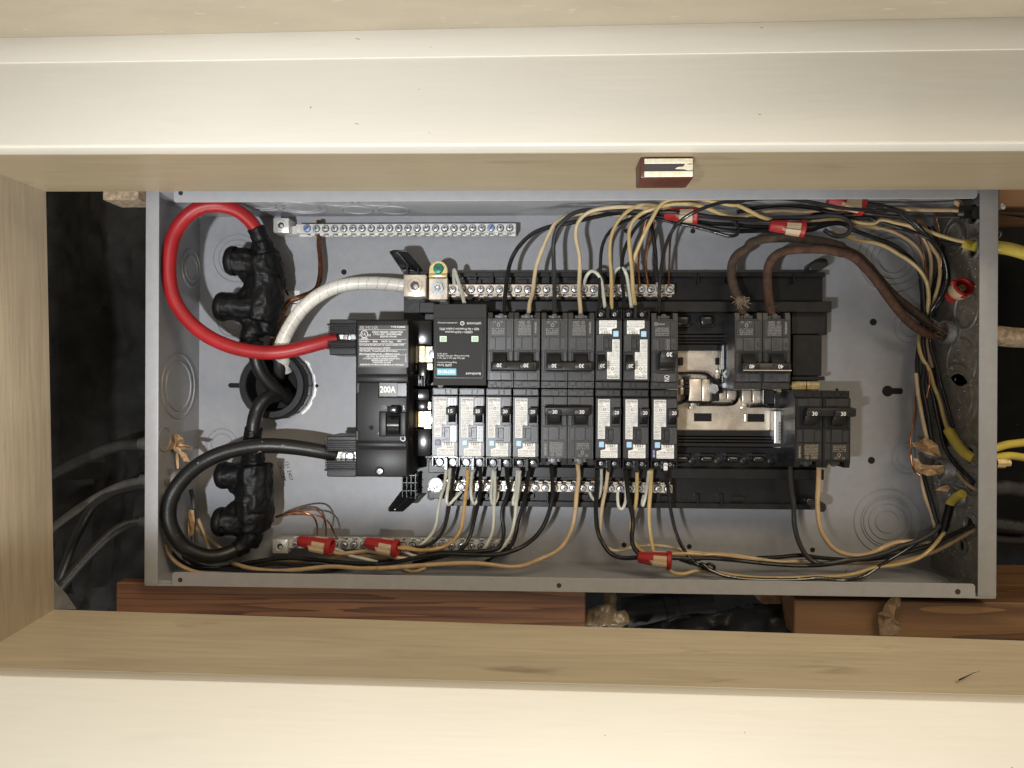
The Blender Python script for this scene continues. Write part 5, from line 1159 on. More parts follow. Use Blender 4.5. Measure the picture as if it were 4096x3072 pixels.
# --- upper corner bundle
wire("straight tan wire running to the black sheathed cable in the upper corner", 'wtan', .070, ('U', [(1350,690,2.6),(1700,610,2.4),(2000,560,2.2)]), ('V', [(560,275,2.0),(700,287,1.8),(900,291,1.7),(1060,293,1.6),(1120,298,1.5)]), group=SIDE)
wire("brown-black wire just under the straight tan wire in the upper corner", 'wbrn', .062, ('U', [(1250,700,2.5),(1600,640,2.3),(1900,615,2.1)]), ('V', [(330,318,1.9),(600,344,1.8),(900,346,1.7),(1115,348,1.5)]), group=SIDE)
wire("tan wire with the inner bend of the corner bundle", 'wtan', .070, ('U', [(1500,690,2.6),(1800,700,2.6),(2050,735,2.6)]), ('V', [(260,405,2.6),(420,432,2.6),(560,470,2.7),(680,530,2.8),(760,600,2.9),(810,690,3.0),(830,780,3.1),(838,900,3.2)]), group=SIDE)
wire("tan wire with the outer bend of the corner bundle, passing under the brown cables", 'wyel', .076, ('U', [(1620,760,2.3),(1720,775,2.3),(1850,800,2.3)]), ('V', [(190,510,2.3),(280,545,2.3),(400,560,2.35),(500,592,2.4),(600,650,2.45),(700,712,2.5),(785,790,2.55),(838,875,2.6),(858,970,2.7),(858,1060,2.8),(838,1170,3.1),(800,1260,3.3),(780,1340,3.2),(782,1430,3.0),(812,1530,2.8),(862,1610,2.7)]), ('W', [(655,60,2.6),(690,150,2.5),(715,250,2.4),(738,325,2.1)]), group=SIDE)
wire("tan wire wriggling between black ones beside the dirty end wall", 'wtan', .070, ('V', [(770,370,2.2),(830,430,2.4),(862,530,2.6),(895,610,2.6),(940,680,2.6),(955,780,2.6),(945,890,2.7),(918,1000,2.8),(890,1120,3.0),(850,1300,3.2),(850,1440,3.1),(890,1600,3.0)]), group=SIDE)
wire("thin tarnished copper wire in the corner bundle, inner side", 'copdk', .032, ('V', [(560,440,2.9),(690,470,2.9),(775,520,2.9),(808,600,2.9),(826,680,2.9),(832,760,3.0),(838,880,3.1)]), group=SIDE)
wire("thin copper wire in the corner bundle, outer side", 'cop', .030, ('V', [(925,360,2.0),(945,440,2.1),(950,520,2.2),(955,600,2.3),(962,690,2.4),(965,800,2.6)]), group=SIDE)
wire("black wire running down beside the tan ones under the brown cables", 'wblk', .075, ('V', [(790,860,3.0),(806,1000,3.1),(806,1180,3.2),(790,1350,3.2),(770,1480,3.1),(765,1600,3.0)]), ('W', [(575,60,2.9),(598,180,2.8),(618,290,2.7),(635,400,2.6)]), group=SIDE)
wire("copper wire from the paper tuft up behind the bundle", 'cop', .036, ('V', [(806,985,3.2),(803,1100,3.3),(780,1400,3.4)]), ('W', [(548,70,3.4),(545,160,3.3),(535,260,3.2),(520,345,3.0),(517,430,2.8),(522,520,2.6),(540,580,2.4),(572,606,2.3)]), group=SIDE)
wire("pale tan wire descending to the torn paper on the end wall", 'wcrm', .075, ('W', [(548,-10,2.9),(560,100,2.8),(578,210,2.7),(600,320,2.6),(618,400,2.5)]), group=SIDE)
wire("black wire crossing to the clamp hole below the yellow sheath", 'wblks', .080, ('W', [(622,10,2.8),(650,120,2.7),(680,260,2.5),(700,350,2.4),(725,440,2.2),(785,535,1.7),(855,605,1.2),(895,650,.9)]), group=SIDE)
wire("tan wire end tucked into the clamp hole below the yellow sheath", 'wtan', .066, ('W', [(800,590,2.0),(840,640,1.5),(880,672,1.1),(905,690,.9)]), group=SIDE)
wire("white wire dropping from the torn paper to the bottom corner", 'wcrm', .070, ('W', [(585,590,2.4),(588,660,2.5),(605,740,2.5),(640,830,2.5),(660,900,2.4),(672,960,2.5)]), group=SIDE)
wire("black wire dropping from the torn paper to the bottom corner", 'wblk', .080, ('W', [(588,575,2.3),(610,660,2.4),(640,760,2.4),(668,860,2.3),(690,920,2.2),(690,990,2.3),(650,1050,2.5)]), group=SIDE)
wire("deep black wire at the back of the end wall bundle, behind the brown cables", 'wblk', .080, ('V', [(880,430,2.9),(930,520,3.0),(975,640,3.0),(985,760,3.1),(960,900,3.2),(915,1020,3.3),(870,1140,3.4),(845,1300,3.5),(850,1450,3.4),(890,1580,3.2)]), ('W', [(665,60,3.0),(690,200,2.8),(712,330,2.6),(735,430,2.4)]), group=SIDE)
wire("second deep black wire at the back, leaving the bundle along the inside wall", 'wblk', .075, ('U', [(1500,620,2.9),(1800,610,2.9),(2050,640,2.8)]), ('V', [(380,330,2.8),(560,345,2.8),(720,380,2.8),(850,440,2.9),(930,540,3.1),(960,680,3.2),(940,820,3.3),(880,980,3.3),(845,1120,3.4)]), group=SIDE)
wire("dim tan wire at the very back of the corner bundle", 'wtan', .070, ('U', [(1600,650,2.9),(1900,650,2.9)]), ('V', [(180,350,2.9),(420,372,2.9),(620,392,2.9),(760,470,3.0),(850,590,3.1),(880,720,3.2),(875,860,3.3),(860,1000,3.4)]), group=SIDE)
wire("black wire hidden under the upper tan arcs, running the length of the bundle", 'wblk', .080, ('T', [(1480,230,2.5),(1700,262,2.5),(1900,290,2.5),(2100,300,2.5)]), ('U', [(1000,715,2.5),(1250,720,2.5),(1500,700,2.5),(1750,660,2.4),(2000,640,2.3)]), group=UP)
wire("black wire close under the upper flange behind the half hidden wire nut", 'wblk', .080, ('U', [(900,600,2.6),(1100,560,2.5),(1300,545,2.4),(1500,565,2.3),(1700,600,2.2),(1900,560,1.9),(2050,555,1.8),(2150,575,1.8)]), group=UP)
wire("tan wire close under the upper flange behind the half hidden wire nut", 'wtan', .070, ('U', [(1000,610,2.7),(1250,590,2.6),(1450,600,2.5),(1640,575,2.3),(1780,580,1.9)]), group=UP)
wire("tan wire running between the lower paper roll and the back panel", 'wtan', .068, ('V', [(865,1300,3.5),(862,1420,3.4),(880,1540,3.3)]), ('W', [(672,80,3.0),(705,200,2.8),(728,300,2.5)]), group=SIDE)
wire("short copper end dangling in front of the end wall bundle", 'cop', .030, ('W', [(628,-20,2.3),(632,40,2.25),(622,95,2.2),(614,138,2.2)]), group=SIDE)
# --- brown cloth cables
wire("dark fraying brown cloth-covered cable, outer one of the pair to the double 40", 'cloth2', .165, ('Q1', [(760,668,1.2),(748,610,1.3),(715,500,1.5),(675,390,1.7),(655,280,1.8),(660,180,1.8),(710,90,1.8),(800,30,1.8)]), ('U', [(1010,848,1.8),(1120,818,1.8),(1270,808,1.8),(1420,815,1.8),(1600,838,1.9),(1740,878,2.0)]), ('V', [(150,612,2.1),(270,672,2.2),(370,770,2.3),(470,890,2.4),(570,1000,2.5),(680,1090,2.7),(800,1180,2.9),(900,1260,3.0),(960,1300,3.0)]), cat='cable', name='cloth_cable', n=14, group="cloth covered cables")
wire("rust-brown cloth-covered cable, inner one of the pair to the double 40", 'cloth', .165, ('Q1', [(1030,668,1.2),(1022,600,1.3),(1005,480,1.5),(995,330,1.7),(1000,220,1.7),(1040,130,1.6),(1120,70,1.5),(1250,45,1.5),(1400,38,1.5),(1560,45,1.5),(1700,75,1.6)]), ('V', [(160,648,1.7),(250,690,1.8),(340,775,1.9),(430,880,2.0),(520,1005,2.1),(620,1135,2.3),(720,1240,2.5),(820,1305,2.7),(930,1335,2.9),(980,1320,3.0)]), cat='cable', name='cloth_cable', n=14, group="cloth covered cables")
def fray(label, c, r, n, L, m, seed, down, par=None):
    rnd = random.Random(seed); mb = MB()
    for i in range(n):
        d = (Vector(down) * rnd.uniform(.2, 1) + Vector((rnd.uniform(-1,1), rnd.uniform(-.8,.4), rnd.uniform(-.8,.8))) * .8).normalized()
        s = Vector(c) + Vector((rnd.uniform(-r,r), rnd.uniform(-r,0), rnd.uniform(-r,r))); l = L * rnd.uniform(.4, 1.2)
        mb.tube([s, s + d * l * .5 + Vector((0,0,-.03)), s + d * l + Vector((rnd.uniform(-.1,.1),0,rnd.uniform(-.12,.04)))], .010, n=4, sub=2)
    return solo("frayed_threads", mb, X[m], label, "loose threads")
fray("tuft of frayed threads on the outer brown cloth cable above the double 40", at(735, 520, 1.3, 'Q1'), .15, 60, .36, 'clotht', 1, (.2, 0, -1))
fray("few frayed threads on the inner brown cloth cable above the double 40", at(1025, 600, 1.3, 'Q1'), .13, 26, .24, 'cloth', 2, (0, 0, -1))
fray("bristly threads where the brown cloth cables leave through the end wall", at(940, 1270, 2.9, 'V'), .25, 50, .40, 'clotht', 3, (.3, -.4, 0))
# --- below the breakers
wire("white wire from the breaker marked 15 down to the lower ground bar", 'wwht', .062, ('A', [(466,42,1.3),(455,150,1.8),(432,225,2.2),(414,310,2.4),(402,395,2.4),(372,468,2.3),(315,527,2.2),(255,568,2.3),(215,590,2.5)]), group=LOW)
wire("black wire from the breaker marked 15", 'wblks', .066, ('A', [(518,30,1.3),(508,150,1.8),(492,255,2.2),(472,365,2.3),(450,440,2.3),(400,508,2.2),(330,545,2.1),(250,560,2.1),(160,580,2.2)]), group=LOW)
wire("orange-tan wire with a scorched stretch from the second lower arc fault breaker", 'worg', .072, ('A', [(607,42,1.3),(602,150,1.7),(590,240,2.0),(578,350,2.2),(560,440,2.2),(520,505,2.1),(455,550,2.0),(390,568,1.9),(300,575,1.9),(220,566,1.9),(150,560,1.9)]), group=LOW)
wire("black wire from the second lower arc fault breaker", 'wblk', .074, ('A', [(690,30,1.3),(692,150,1.8),(678,260,2.2),(652,370,2.4),(630,460,2.4),(600,530,2.2),(555,580,2.1),(480,605,2.1),(380,630,2.2),(250,660,2.4)]), group=LOW)
wire("white printed wire from the third lower arc fault breaker", 'wwht', .068, ('A', [(785,60,1.3),(785,180,1.8),(780,280,2.2),(776,400,2.3),(765,470,2.3),(725,550,2.3),(700,590,2.4)]), group=LOW)
wire("black S-shaped wire from the third lower arc fault breaker", 'wblk', .078, ('A', [(860,25,1.3),(868,100,1.7),(875,170,2.0),(860,235,2.2),(836,300,2.3),(833,360,2.3),(844,440,2.2),(835,515,2.1),(810,560,2.0),(720,578,1.9),(600,585,1.9),(480,590,2.0),(350,600,2.1),(200,625,2.2),(80,640,2.3)]), group=LOW)
wire("white printed wire from the fourth lower arc fault breaker", 'wwht', .068, ('A', [(949,58,1.3),(940,160,1.8),(926,260,2.2),(915,370,2.3),(890,470,2.2),(840,550,2.1),(775,600,2.1),(700,632,2.2),(560,642,2.3),(430,640,2.4),(300,645,2.4)]), group=LOW)
wire("black wire from the fourth lower arc fault breaker", 'wblk', .080, ('A', [(1012,28,1.3),(990,180,1.9),(968,290,2.2),(938,385,2.3),(922,470,2.3),(890,545,2.3),(820,590,2.4),(730,640,2.6)]), group=LOW)
wire("black wire from the lower double 30 curving into the bottom bundle", 'wblk', .085, ('A', [(1155,18,1.4),(1163,110,1.8),(1161,230,2.1),(1132,350,2.2),(1082,450,2.2),(1000,530,2.1),(900,580,1.9),(780,604,1.8),(600,602,1.8),(450,598,1.8),(300,618,1.8),(150,650,1.8),(20,668,1.8)]), ('L', [(1500,1420,1.8),(1300,1412,1.9),(1100,1392,2.0),(900,1380,2.1),(700,1405,2.2),(560,1430,2.4),(450,1450,2.5),(330,1430,2.5),(230,1370,2.6),(190,1290,2.7)]), group=LOW)
wire("tan wire from the lower double 30 sagging lowest along the bottom", 'wtan', .084, ('A', [(1328,8,1.4),(1335,90,1.7),(1322,200,2.0),(1312,320,2.1),(1290,430,2.1),(1240,530,2.0),(1180,588,1.8),(1080,634,1.6),(985,673,1.5),(890,685,1.4),(760,670,1.4),(640,660,1.4),(480,664,1.4),(300,675,1.4),(150,686,1.4),(20,695,1.4)]), ('L', [(1600,1446,1.5),(1400,1450,1.6),(1200,1437,1.7),(1000,1457,1.7),(850,1467,1.8),(700,1455,1.9),(600,1433,2.1),(540,1410,2.4)]), group=LOW)
wire("black wire from the arc fault breaker just past the lower double 30", 'wblk', .084, ('A', [(1455,42,1.3),(1450,200,1.9),(1448,330,2.2),(1460,450,2.3),(1500,540,2.2),(1550,600,2.1),(1620,625,2.0),(1725,622,1.9)]), group=LOW)
wire("cream wire from the arc fault breaker just past the lower double 30", 'wcrm', .070, ('A', [(1528,45,1.3),(1512,170,1.8),(1490,280,2.2),(1478,380,2.4),(1478,470,2.5),(1500,540,2.6),(1560,576,2.7),(1620,575,2.7),(1680,558,2.6),(1760,545,2.5),(1860,545,2.4),(1960,562,2.3),(2050,585,2.2),(2150,597,2.2)]), ('B', [(140,622,2.1),(260,622,2.1),(380,630,2.1),(550,655,2.2),(720,675,2.3),(850,670,2.4),(960,658,2.6)]), group=LOW)
wire("thick black wire from the last but one lower breaker", 'wblk', .086, ('A', [(1640,40,1.3),(1652,150,1.8),(1665,260,2.0),(1688,350,2.1),(1690,420,2.1),(1683,490,2.0),(1698,560,1.9),(1738,610,1.8)]), group=LOW)
wire("tan wire from the last but one lower breaker", 'wyel', .072, ('A', [(1718,45,1.3),(1716,170,1.9),(1708,280,2.2),(1690,350,2.5),(1672,430,2.6),(1690,510,2.6),(1745,578,2.3),(1790,595,2.1)]), group=LOW)
wire("tan wire from the breaker with the purple sticker into the red wire nut", 'wyel', .076, ('A', [(1812,48,1.3),(1806,170,1.8),(1796,310,2.0),(1800,430,2.0),(1815,540,1.9),(1828,595,1.7)]), group=LOW)
wire("glossy black wire from the breaker with the purple sticker", 'wblks', .068, ('A', [(1900,50,1.3),(1922,180,1.8),(1940,320,2.0),(1970,450,2.0),(2012,550,1.9),(2065,625,1.8),(2130,680,1.7)]), ('B', [(180,690,1.6),(240,730,1.5),(330,768,1.4),(480,790,1.4),(700,798,1.4),(850,795,1.4),(980,785,1.4),(1090,798,1.4),(1190,798,1.4),(1290,770,1.5),(1400,700,1.6),(1550,608,1.7),(1700,510,1.9),(1790,440,1.9),(1830,400,1.8)]), group=LOW)
wire("tan wire along the bottom rim running to the taped yellow cable", 'wyel', .070, ('A', [(1915,695,1.5),(1960,724,1.6),(2020,730,1.7),(2100,710,1.8),(2170,705,1.9)]), ('B', [(180,738,1.9),(290,748,1.8),(400,768,1.7),(560,784,1.6),(800,785,1.6),(960,776,1.6),(1100,774,1.6),(1230,755,1.6),(1360,715,1.6),(1500,697,1.6),(1650,655,1.7),(1740,590,1.8),(1800,520,1.8),(1834,472,1.8)]), group=LOW)
wire("small black loop crossing under the glossy wire near the rim", 'wblks', .060, ('B', [(30,660,2.0),(120,690,1.9),(190,700,1.7),(240,692,1.5),(268,712,1.5),(255,738,1.5),(215,728,1.7),(150,690,2.0)]), group=LOW)
wire("black wire leaving the red wire nut along the bottom", 'wblk', .080, ('A', [(1940,625,1.8),(2020,628,1.8),(2130,632,1.8)]), ('B', [(60,658,1.8),(200,650,1.8),(400,664,1.8),(600,685,1.8),(800,700,1.8),(1000,697,1.8),(1200,668,1.9),(1400,625,1.9),(1560,575,2.0),(1700,520,2.1)]), group=LOW)
wire("cream wire leaving the red wire nut along the bottom", 'wtan', .068, ('A', [(1945,598,1.8),(2050,597,1.8),(2150,603,1.8)]), ('B', [(100,640,1.9),(250,625,1.9),(400,640,2.0),(560,670,2.2),(760,700,2.5),(1000,690,2.7),(1250,685,2.7),(1440,682,2.6),(1600,655,2.4),(1760,610,2.1),(1880,550,1.7),(1990,485,1.2),(2038,460,.9)]), group=LOW)
wire("black wire ending in the lowest clamp hole of the end wall", 'wblk', .080, ('B', [(560,650,2.3),(700,645,2.3),(860,632,2.3),(1000,650,2.3),(1200,662,2.3),(1400,650,2.3),(1560,615,2.2),(1740,560,2.0),(1870,500,1.6),(1980,450,1.1),(2035,428,.9)]), group=LOW)
wire("black wire from the overhanging double 30 into the bottom bundle", 'wgry', .092, ('B', [(785,20,1.5),(785,120,1.7),(795,210,1.9),(808,290,2.0),(812,420,2.1),(848,555,2.1),(905,645,2.0),(970,685,1.9),(1060,686,1.8),(1170,665,1.8),(1300,648,1.8),(1430,615,1.8),(1540,570,1.8),(1650,535,1.8),(1760,475,1.8),(1805,425,1.8)]), group=LOW)
wire("cream wire from the overhanging double 30 in a wide bend over the ringed knockout", 'wtan', .092, ('B', [(980,20,1.5),(976,150,1.8),(970,300,2.0),(988,440,2.1),(1030,530,2.1),(1090,592,2.1),(1170,625,2.1),(1260,632,2.1),(1350,612,2.1),(1430,572,2.1),(1510,545,2.1),(1600,540,2.1),(1680,545,2.2),(1760,560,2.3)]), group=LOW)
for lab, pts in (("white pigtail bent back behind the black wire of the breaker marked 15", [(492,42,1.3),(485,130,1.8),(472,210,2.0),(470,262,2.0),(482,276,2.1),(510,250,2.2),(568,188,2.3)]),
                 ("white U-shaped pigtail at the second lower arc fault breaker", [(637,55,1.3),(628,170,1.9),(634,240,2.0),(650,270,2.1),(672,245,2.2),(690,185,2.3)]),
                 ("white pigtail beside the printed wire of the third lower breaker", [(775,50,1.3),(763,180,1.9),(762,250,2.1),(775,275,2.2),(800,235,2.3),(806,190,2.3)]),
                 ("white pigtail tucked behind the printed wire of the fourth lower breaker", [(935,50,1.4),(918,200,2.1),(905,255,2.2),(908,276,2.2),(930,250,2.3),(945,185,2.3)]),
                 ("white pigtail behind the black wire past the lower double 30", [(1484,45,1.4),(1482,150,2.0),(1468,225,2.2),(1442,245,2.3),(1422,228,2.3),(1406,190,2.3)]),
                 ("white U-shaped pigtail below the gap before the last but one lower breaker", [(1640,120,2.1),(1645,190,2.1),(1640,265,2.1),(1618,305,2.1),(1600,295,2.1),(1590,240,2.2),(1592,185,2.3)]),
                 ("white pigtail slanting behind the tan wire of the purple sticker breaker", [(1795,60,1.3),(1785,150,1.9),(1772,230,2.1),(1755,282,2.1),(1752,262,2.2),(1762,215,2.3)])):
    wire(lab, 'wwht', .062, ('A', pts), group="white jumpers at the neutral bars")
for lab, p_, q_ in (("copper stub poking over the lower neutral bar behind the black wire", (612,1065), (608,1112)), ("copper stub poking over the lower neutral bar between two arc fault breakers", (905,1062), (900,1125))):
    wire(lab, 'cop', .040, ('P4', [(p_[0], p_[1], 2.4), (q_[0], q_[1], 2.45)]), group="copper stubs")
# --- lower bundle at the bottom
wire("tan wire twisted out of the second bottom wire nut", 'wtan', .078, ('L', [(1645,1310,2.0),(1700,1310,2.0),(1760,1325,2.0),(1820,1345,2.1)]), ('A', [(290,590,2.1),(330,605,2.2),(400,612,2.3)]), group=LOW)
wire("tan wire twisted out of the first bottom wire nut, upper strand", 'wtan', .078, ('L', [(1195,1330,2.0),(1250,1350,2.0),(1340,1345,2.0),(1450,1332,2.0),(1530,1350,1.9),(1620,1375,2.0),(1700,1380,2.1),(1820,1340,2.3)]), group=LOW)
wire("white printed wire slanting out of the first bottom wire nut", 'wwht', .062, ('L', [(1200,1310,2.2),(1260,1332,2.2),(1330,1365,2.0),(1420,1385,1.9),(1510,1405,1.9)]), group=LOW)
wire("white printed wire slanting out of the second bottom wire nut", 'wwht', .062, ('L', [(1645,1320,2.2),(1700,1345,2.0),(1760,1368,1.9),(1800,1372,1.9)]), group=LOW)
wire("tan wire under the black cable loop running along the bottom", 'wtan', .074, ('L', [(105,1290,1.2),(125,1350,1.2),(175,1410,1.2),(250,1455,1.1),(330,1478,1.0),(450,1486,1.0)]), group=LOW)
wire("tan wire buried in the bottom bundle below the taped splice", 'wtan', .072, ('L', [(700,1420,2.5),(820,1400,2.4),(1000,1402,2.4),(1200,1382,2.3),(1400,1362,2.2),(1560,1385,2.3),(1700,1370,2.4)]), group=LOW)
wire("black wire lying deepest in the bottom bundle", 'wblk', .075, ('L', [(360,1455,2.0),(560,1470,1.8),(800,1480,1.7),(1000,1480,1.7),(1200,1465,1.8),(1400,1425,2.0),(1600,1400,2.2),(1820,1360,2.4)]), group=LOW)
wire("black wire curling round the inside of the black cable loop", 'wblk', .075, ('L', [(110,1270,1.8),(150,1350,1.9),(230,1420,2.0),(350,1455,2.0),(500,1455,2.0),(650,1440,2.1),(820,1420,2.2),(1000,1430,2.2),(1250,1430,2.1)]), group=LOW)
wire("tan wire peeping out below the bottom bundle", 'wtan', .070, ('A', [(180,690,2.2),(220,712,2.0),(270,715,2.0),(330,690,2.2)]), group=LOW)
wire("black wire crossing the bottom bundle towards the lower ground bar", 'wblk', .075, ('A', [(730,655,2.4),(780,610,2.3),(840,590,2.4)]), ('A', [(880,560,2.6)]), group=LOW)
for i, (lab, pts) in enumerate((("thin bare copper wire bending into the lower ground bar, innermost of three", [(830,1110,2.7),(900,1098,2.6),(980,1075,2.6),(1050,1085,2.6),(1090,1115,2.7),(1108,1160,2.9),(1110,1225,3.3)]),
                 ("thin bare copper wire bending into the lower ground bar, middle one", [(840,1105,2.8),(930,1075,2.6),(1030,1055,2.5),(1100,1062,2.5),(1145,1100,2.6),(1165,1150,2.8),(1168,1232,3.3)]),
                 ("thin bare copper wire bending into the lower ground bar, outermost of three", [(940,1092,2.8),(1050,1092,2.7),(1140,1110,2.7),(1190,1150,2.8),(1215,1200,3.0),(1235,1240,3.3)]))):
    wire(lab, 'cop', .036, ('L', pts), group="bare copper ground wires")
# --- end wall near the cavity
wire("tan wire hanging from the torn paper tuft behind the black loop", 'wtan', .075, ('N', [(1030,470,2.0),(1042,520,2.0),(1050,580,2.1),(1055,650,2.2),(1060,760,2.4)]), group="wires behind the black loop")
wire("dusty grey wire inside the black loop", 'grycab', .085, ('N', [(1150,690,2.6),(1166,760,2.6),(1172,850,2.6),(1165,940,2.5),(1165,1010,2.4)]), group="wires behind the black loop", name='grey_wire')
wire("pale wire inside the black loop, slanting down to the bundle", 'wtan', .070, ('N', [(1195,870,2.8),(1220,930,2.7),(1245,1000,2.6),(1262,1055,2.5),(1290,1110,2.4)]), group="wires behind the black loop")
wire("pale wire inside the black loop, lying flatter", 'wcrm', .070, ('N', [(1180,920,2.9),(1240,975,2.8),(1300,1020,2.7),(1360,1070,2.6)]), group="wires behind the black loop")
scrap("paper_tuft", [(1000,385),(1045,360),(1075,358),(1110,385),(1112,405),(1080,412),(1165,435),(1160,445),(1090,448),(1120,500),(1145,525),(1110,520),(1075,470),(1040,455),(1005,470),(990,430)], 'N', 1.9, "tuft of torn brown paper at the end wall beside the black cable loop", seed=7, amp=.25, dy=.4)
scrap("paper_strip", [(1055,470),(1072,470),(1082,510),(1080,560),(1068,570),(1062,520)], 'N', 1.9, "narrow strip of brown paper hanging below the torn tuft", seed=3, amp=.05, dy=.1)
scrap("paper_strip", [(1140,810),(1170,815),(1176,880),(1168,960),(1140,980),(1135,900)], 'N', 2.3, "strip of brown paper inside the black cable loop", seed=5, amp=.08, dy=.1)
# torn paper and fittings on the dirty end wall
scrap("paper_wrap", [(520,405),(560,410),(600,380),(640,395),(680,425),(700,480),(690,500),(655,490),(600,470),(560,440),(535,430)], 'W', 2.3, "torn kraft paper round the wires, upper flap on the end wall", seed=8, amp=.15, dy=.2, group="torn paper on the end wall")
scrap("paper_wrap", [(530,505),(560,505),(575,540),(640,545),(715,545),(720,585),(690,605),(620,610),(580,595),(545,570)], 'W', 2.2, "torn kraft paper round the wires, lower roll on the end wall", seed=9, amp=.2, dy=.2, group="torn paper on the end wall")
scrap("paper_scrap", [(665,695),(700,675),(740,665),(755,690),(735,705),(700,700)], 'W', 2.2, "small flake of brown paper beside the taped yellow cable", seed=12, amp=.06, dy=.1)
scrap("paper_scrap", [(1070,215),(1085,205),(1140,215),(1135,245),(1125,265),(1095,262),(1080,245)], 'V', 1.55, "bit of torn paper on the tan wire in the upper corner", seed=14, amp=.08, dy=.08)
def fitting(label, x, y, r, R, inw=.10, hexed=False, m='cond', thr=True, name='cable_clamp'):
    c = atx(x, y, BW - t, r); f = thing(name, label, "cable fitting", tuple(c), "fittings on the end wall")
    part("locknut", MB().lathe(c, (-1,0,0), [(R*1.22, 0), (R*1.22, .07), (R*.95, .09), (R*.95, 0)], 8 if hexed else 28), X[m], f, smooth=not hexed)
    mb = MB(); prof = [(R, 0)]
    k = max(3, int(inw / .05)); 
    for i in range(k): prof += [(R, inw * i / k), (R*.94, inw * (i + .5) / k)]
    prof += [(R, inw), (R*.86, inw + .02), (R*.78, inw - .03), (R*.74, .004), (0, .004)]
    part("sleeve", mb.lathe(c, (-1,0,0), prof, 26), [X[m]], f, smooth=True)
    part("bore", MB().lathe(c, (-1,0,0), [(R*.73, .008), (0, .008)], 20), X['hole'], f)
    return f
fitting("clamp ring around the black sheathed cable in the upper corner", 1262, 325, 'V', .42, .15)
fitting("clamp ring around the short yellow sheath", 1250, 610, 'V', .42, .15)
fitting("threaded sleeve where both brown cloth cables enter", 1060, 1300, 'V', .46, .38)
fitting("clamp ring beside the long yellow sheath", 893, 485, 'W', .36, .12)
fitting("clamp hole with a black and a tan wire end", 893, 660, 'W', .34, .10)
fitting("threaded sleeve around the taped yellow cable", 830, 735, 'W', .38, .30)
fitting("lowest clamp ring with a black and a cream wire", 888, 905, 'W', .36, .12)
fitting("ribbed grey sleeve behind the torn paper roll", 770, 575, 'W', .40, .50)
fitting("empty hexagonal plug near the bottom of the end wall", 838, 1030, 'W', .26, .10, hexed=True)
c = atx(130, 860, t, 'L'); f = thing("cable_clamp", "metal clamp on the end wall behind the black cable loop", "cable fitting", tuple(c))
part("sleeve", MB().lathe(c, (1,0,0), [(.42, 0), (.42, .1), (.36, .12), (.36, .5), (.30, .52), (.28, .1), (0, .1)], 24), X['cond'], f, smooth=True)
c = atx(110, 960, t, 'L') ; f = thing("cable_clamp", "second metal clamp on the end wall, lower behind the black loop", "cable fitting", tuple(c))
part("sleeve", MB().lathe(c, (1,0,0), [(.38, 0), (.38, .1), (.32, .12), (.32, .4), (.27, .42), (.25, .1), (0, .1)], 24), X['cond'], f, smooth=True)
wire("end of a black sheathed cable in the upper corner clamp", 'wblk', .235, ('V', [(1108,308,1.55),(1180,308,1.4),(1260,310,1.0),(1285,312,.6)]), cat='cable', name='sheathed_cable', n=16, sub=4)
wire("short yellow sheath end in the second clamp of the upper corner", 'yel', .185, ('V', [(1165,570,1.5),(1215,582,1.3),(1262,595,1.0)]), cat='cable', name='yellow_cable', n=16, sub=4, group="yellow cables")
wire("yellow cable outside the box at the upper corner", 'yel', .225, ('V', [(1330,580,1.2),(1440,600,.9),(1520,612,.9),(1600,632,.9),(1700,665,.9),(1800,705,.9)]), cat='cable', name='yellow_cable', n=18, group="yellow cables")
wire("yellow sheath slanting across the end wall below the bundle", 'yel', .185, ('W', [(745,332,2.1),(780,390,1.8),(820,445,1.5),(860,482,1.2),(900,505,1.0)]), cat='cable', name='yellow_cable', n=16, group="yellow cables")
wire("stub of yellow cable above the black tape", 'yel', .16, ('W', [(755,775,1.9),(775,750,1.7),(800,730,1.4),(830,718,1.1)]), cat='cable', name='yellow_cable', n=16, group="yellow cables")
wire("black taped sleeve below the stub of yellow cable", 'tape', .145, ('W', [(757,772,1.9),(745,820,1.85),(732,870,1.8),(714,938,1.8)]), cat='tape wrap', name='taped_sleeve', n=14, wrap=(.3, .06))
wire("upper yellow cable outside the box behind the paper side", 'yel', .15, ('W', [(960,470,1.2),(1080,425,1.3),(1140,415,1.4),(1230,405,1.5)]), cat='cable', name='yellow_cable', n=14, group="yellow cables")
wire("lower yellow cable outside the box behind the paper side", 'yel', .14, ('W', [(960,515,1.0),(1100,488,1.1),(1160,492,1.2),(1240,505,1.3)]), cat='cable', name='yellow_cable', n=14, group="yellow cables")
wire("grimy tan cloth-covered cable leaving the box", 'clotht', .36, ('V', [(1310,1320,1.0),(1500,1342,1.2),(1600,1350,1.4),(1760,1358,1.6)]), cat='cable', name='cloth_cable', n=20)
wire("dusty ragged black cable outside the box below the yellow pair", 'dcab', .27, ('W', [(960,690,1.2),(1090,680,1.4),(1150,690,1.5),(1240,695,1.6)]), cat='cable', name='black_cable', n=16, wrap=(.21, .10), group="black cables outside the box")
wire("shiny wrapped black cable outside the box near the bottom", 'dcabs', .25, ('W', [(960,890,1.2),(1090,905,1.4),(1150,915,1.5),(1240,920,1.6)]), cat='cable', name='black_cable', n=16, wrap=(.3, .08), group="black cables outside the box")
wire("plain black cable outside the box at the very bottom", 'wblk', .22, ('W', [(940,980,1.6),(1090,990,1.8),(1240,1000,2.0)]), cat='cable', name='black_cable', n=16, group="black cables outside the box")
wire("black cable outside the box in the upper corner", 'wblk', .16, ('V', [(1270,270,2.4),(1540,305,2.6),(1700,330,2.8)]), cat='cable', name='black_cable', n=14, group="black cables outside the box")
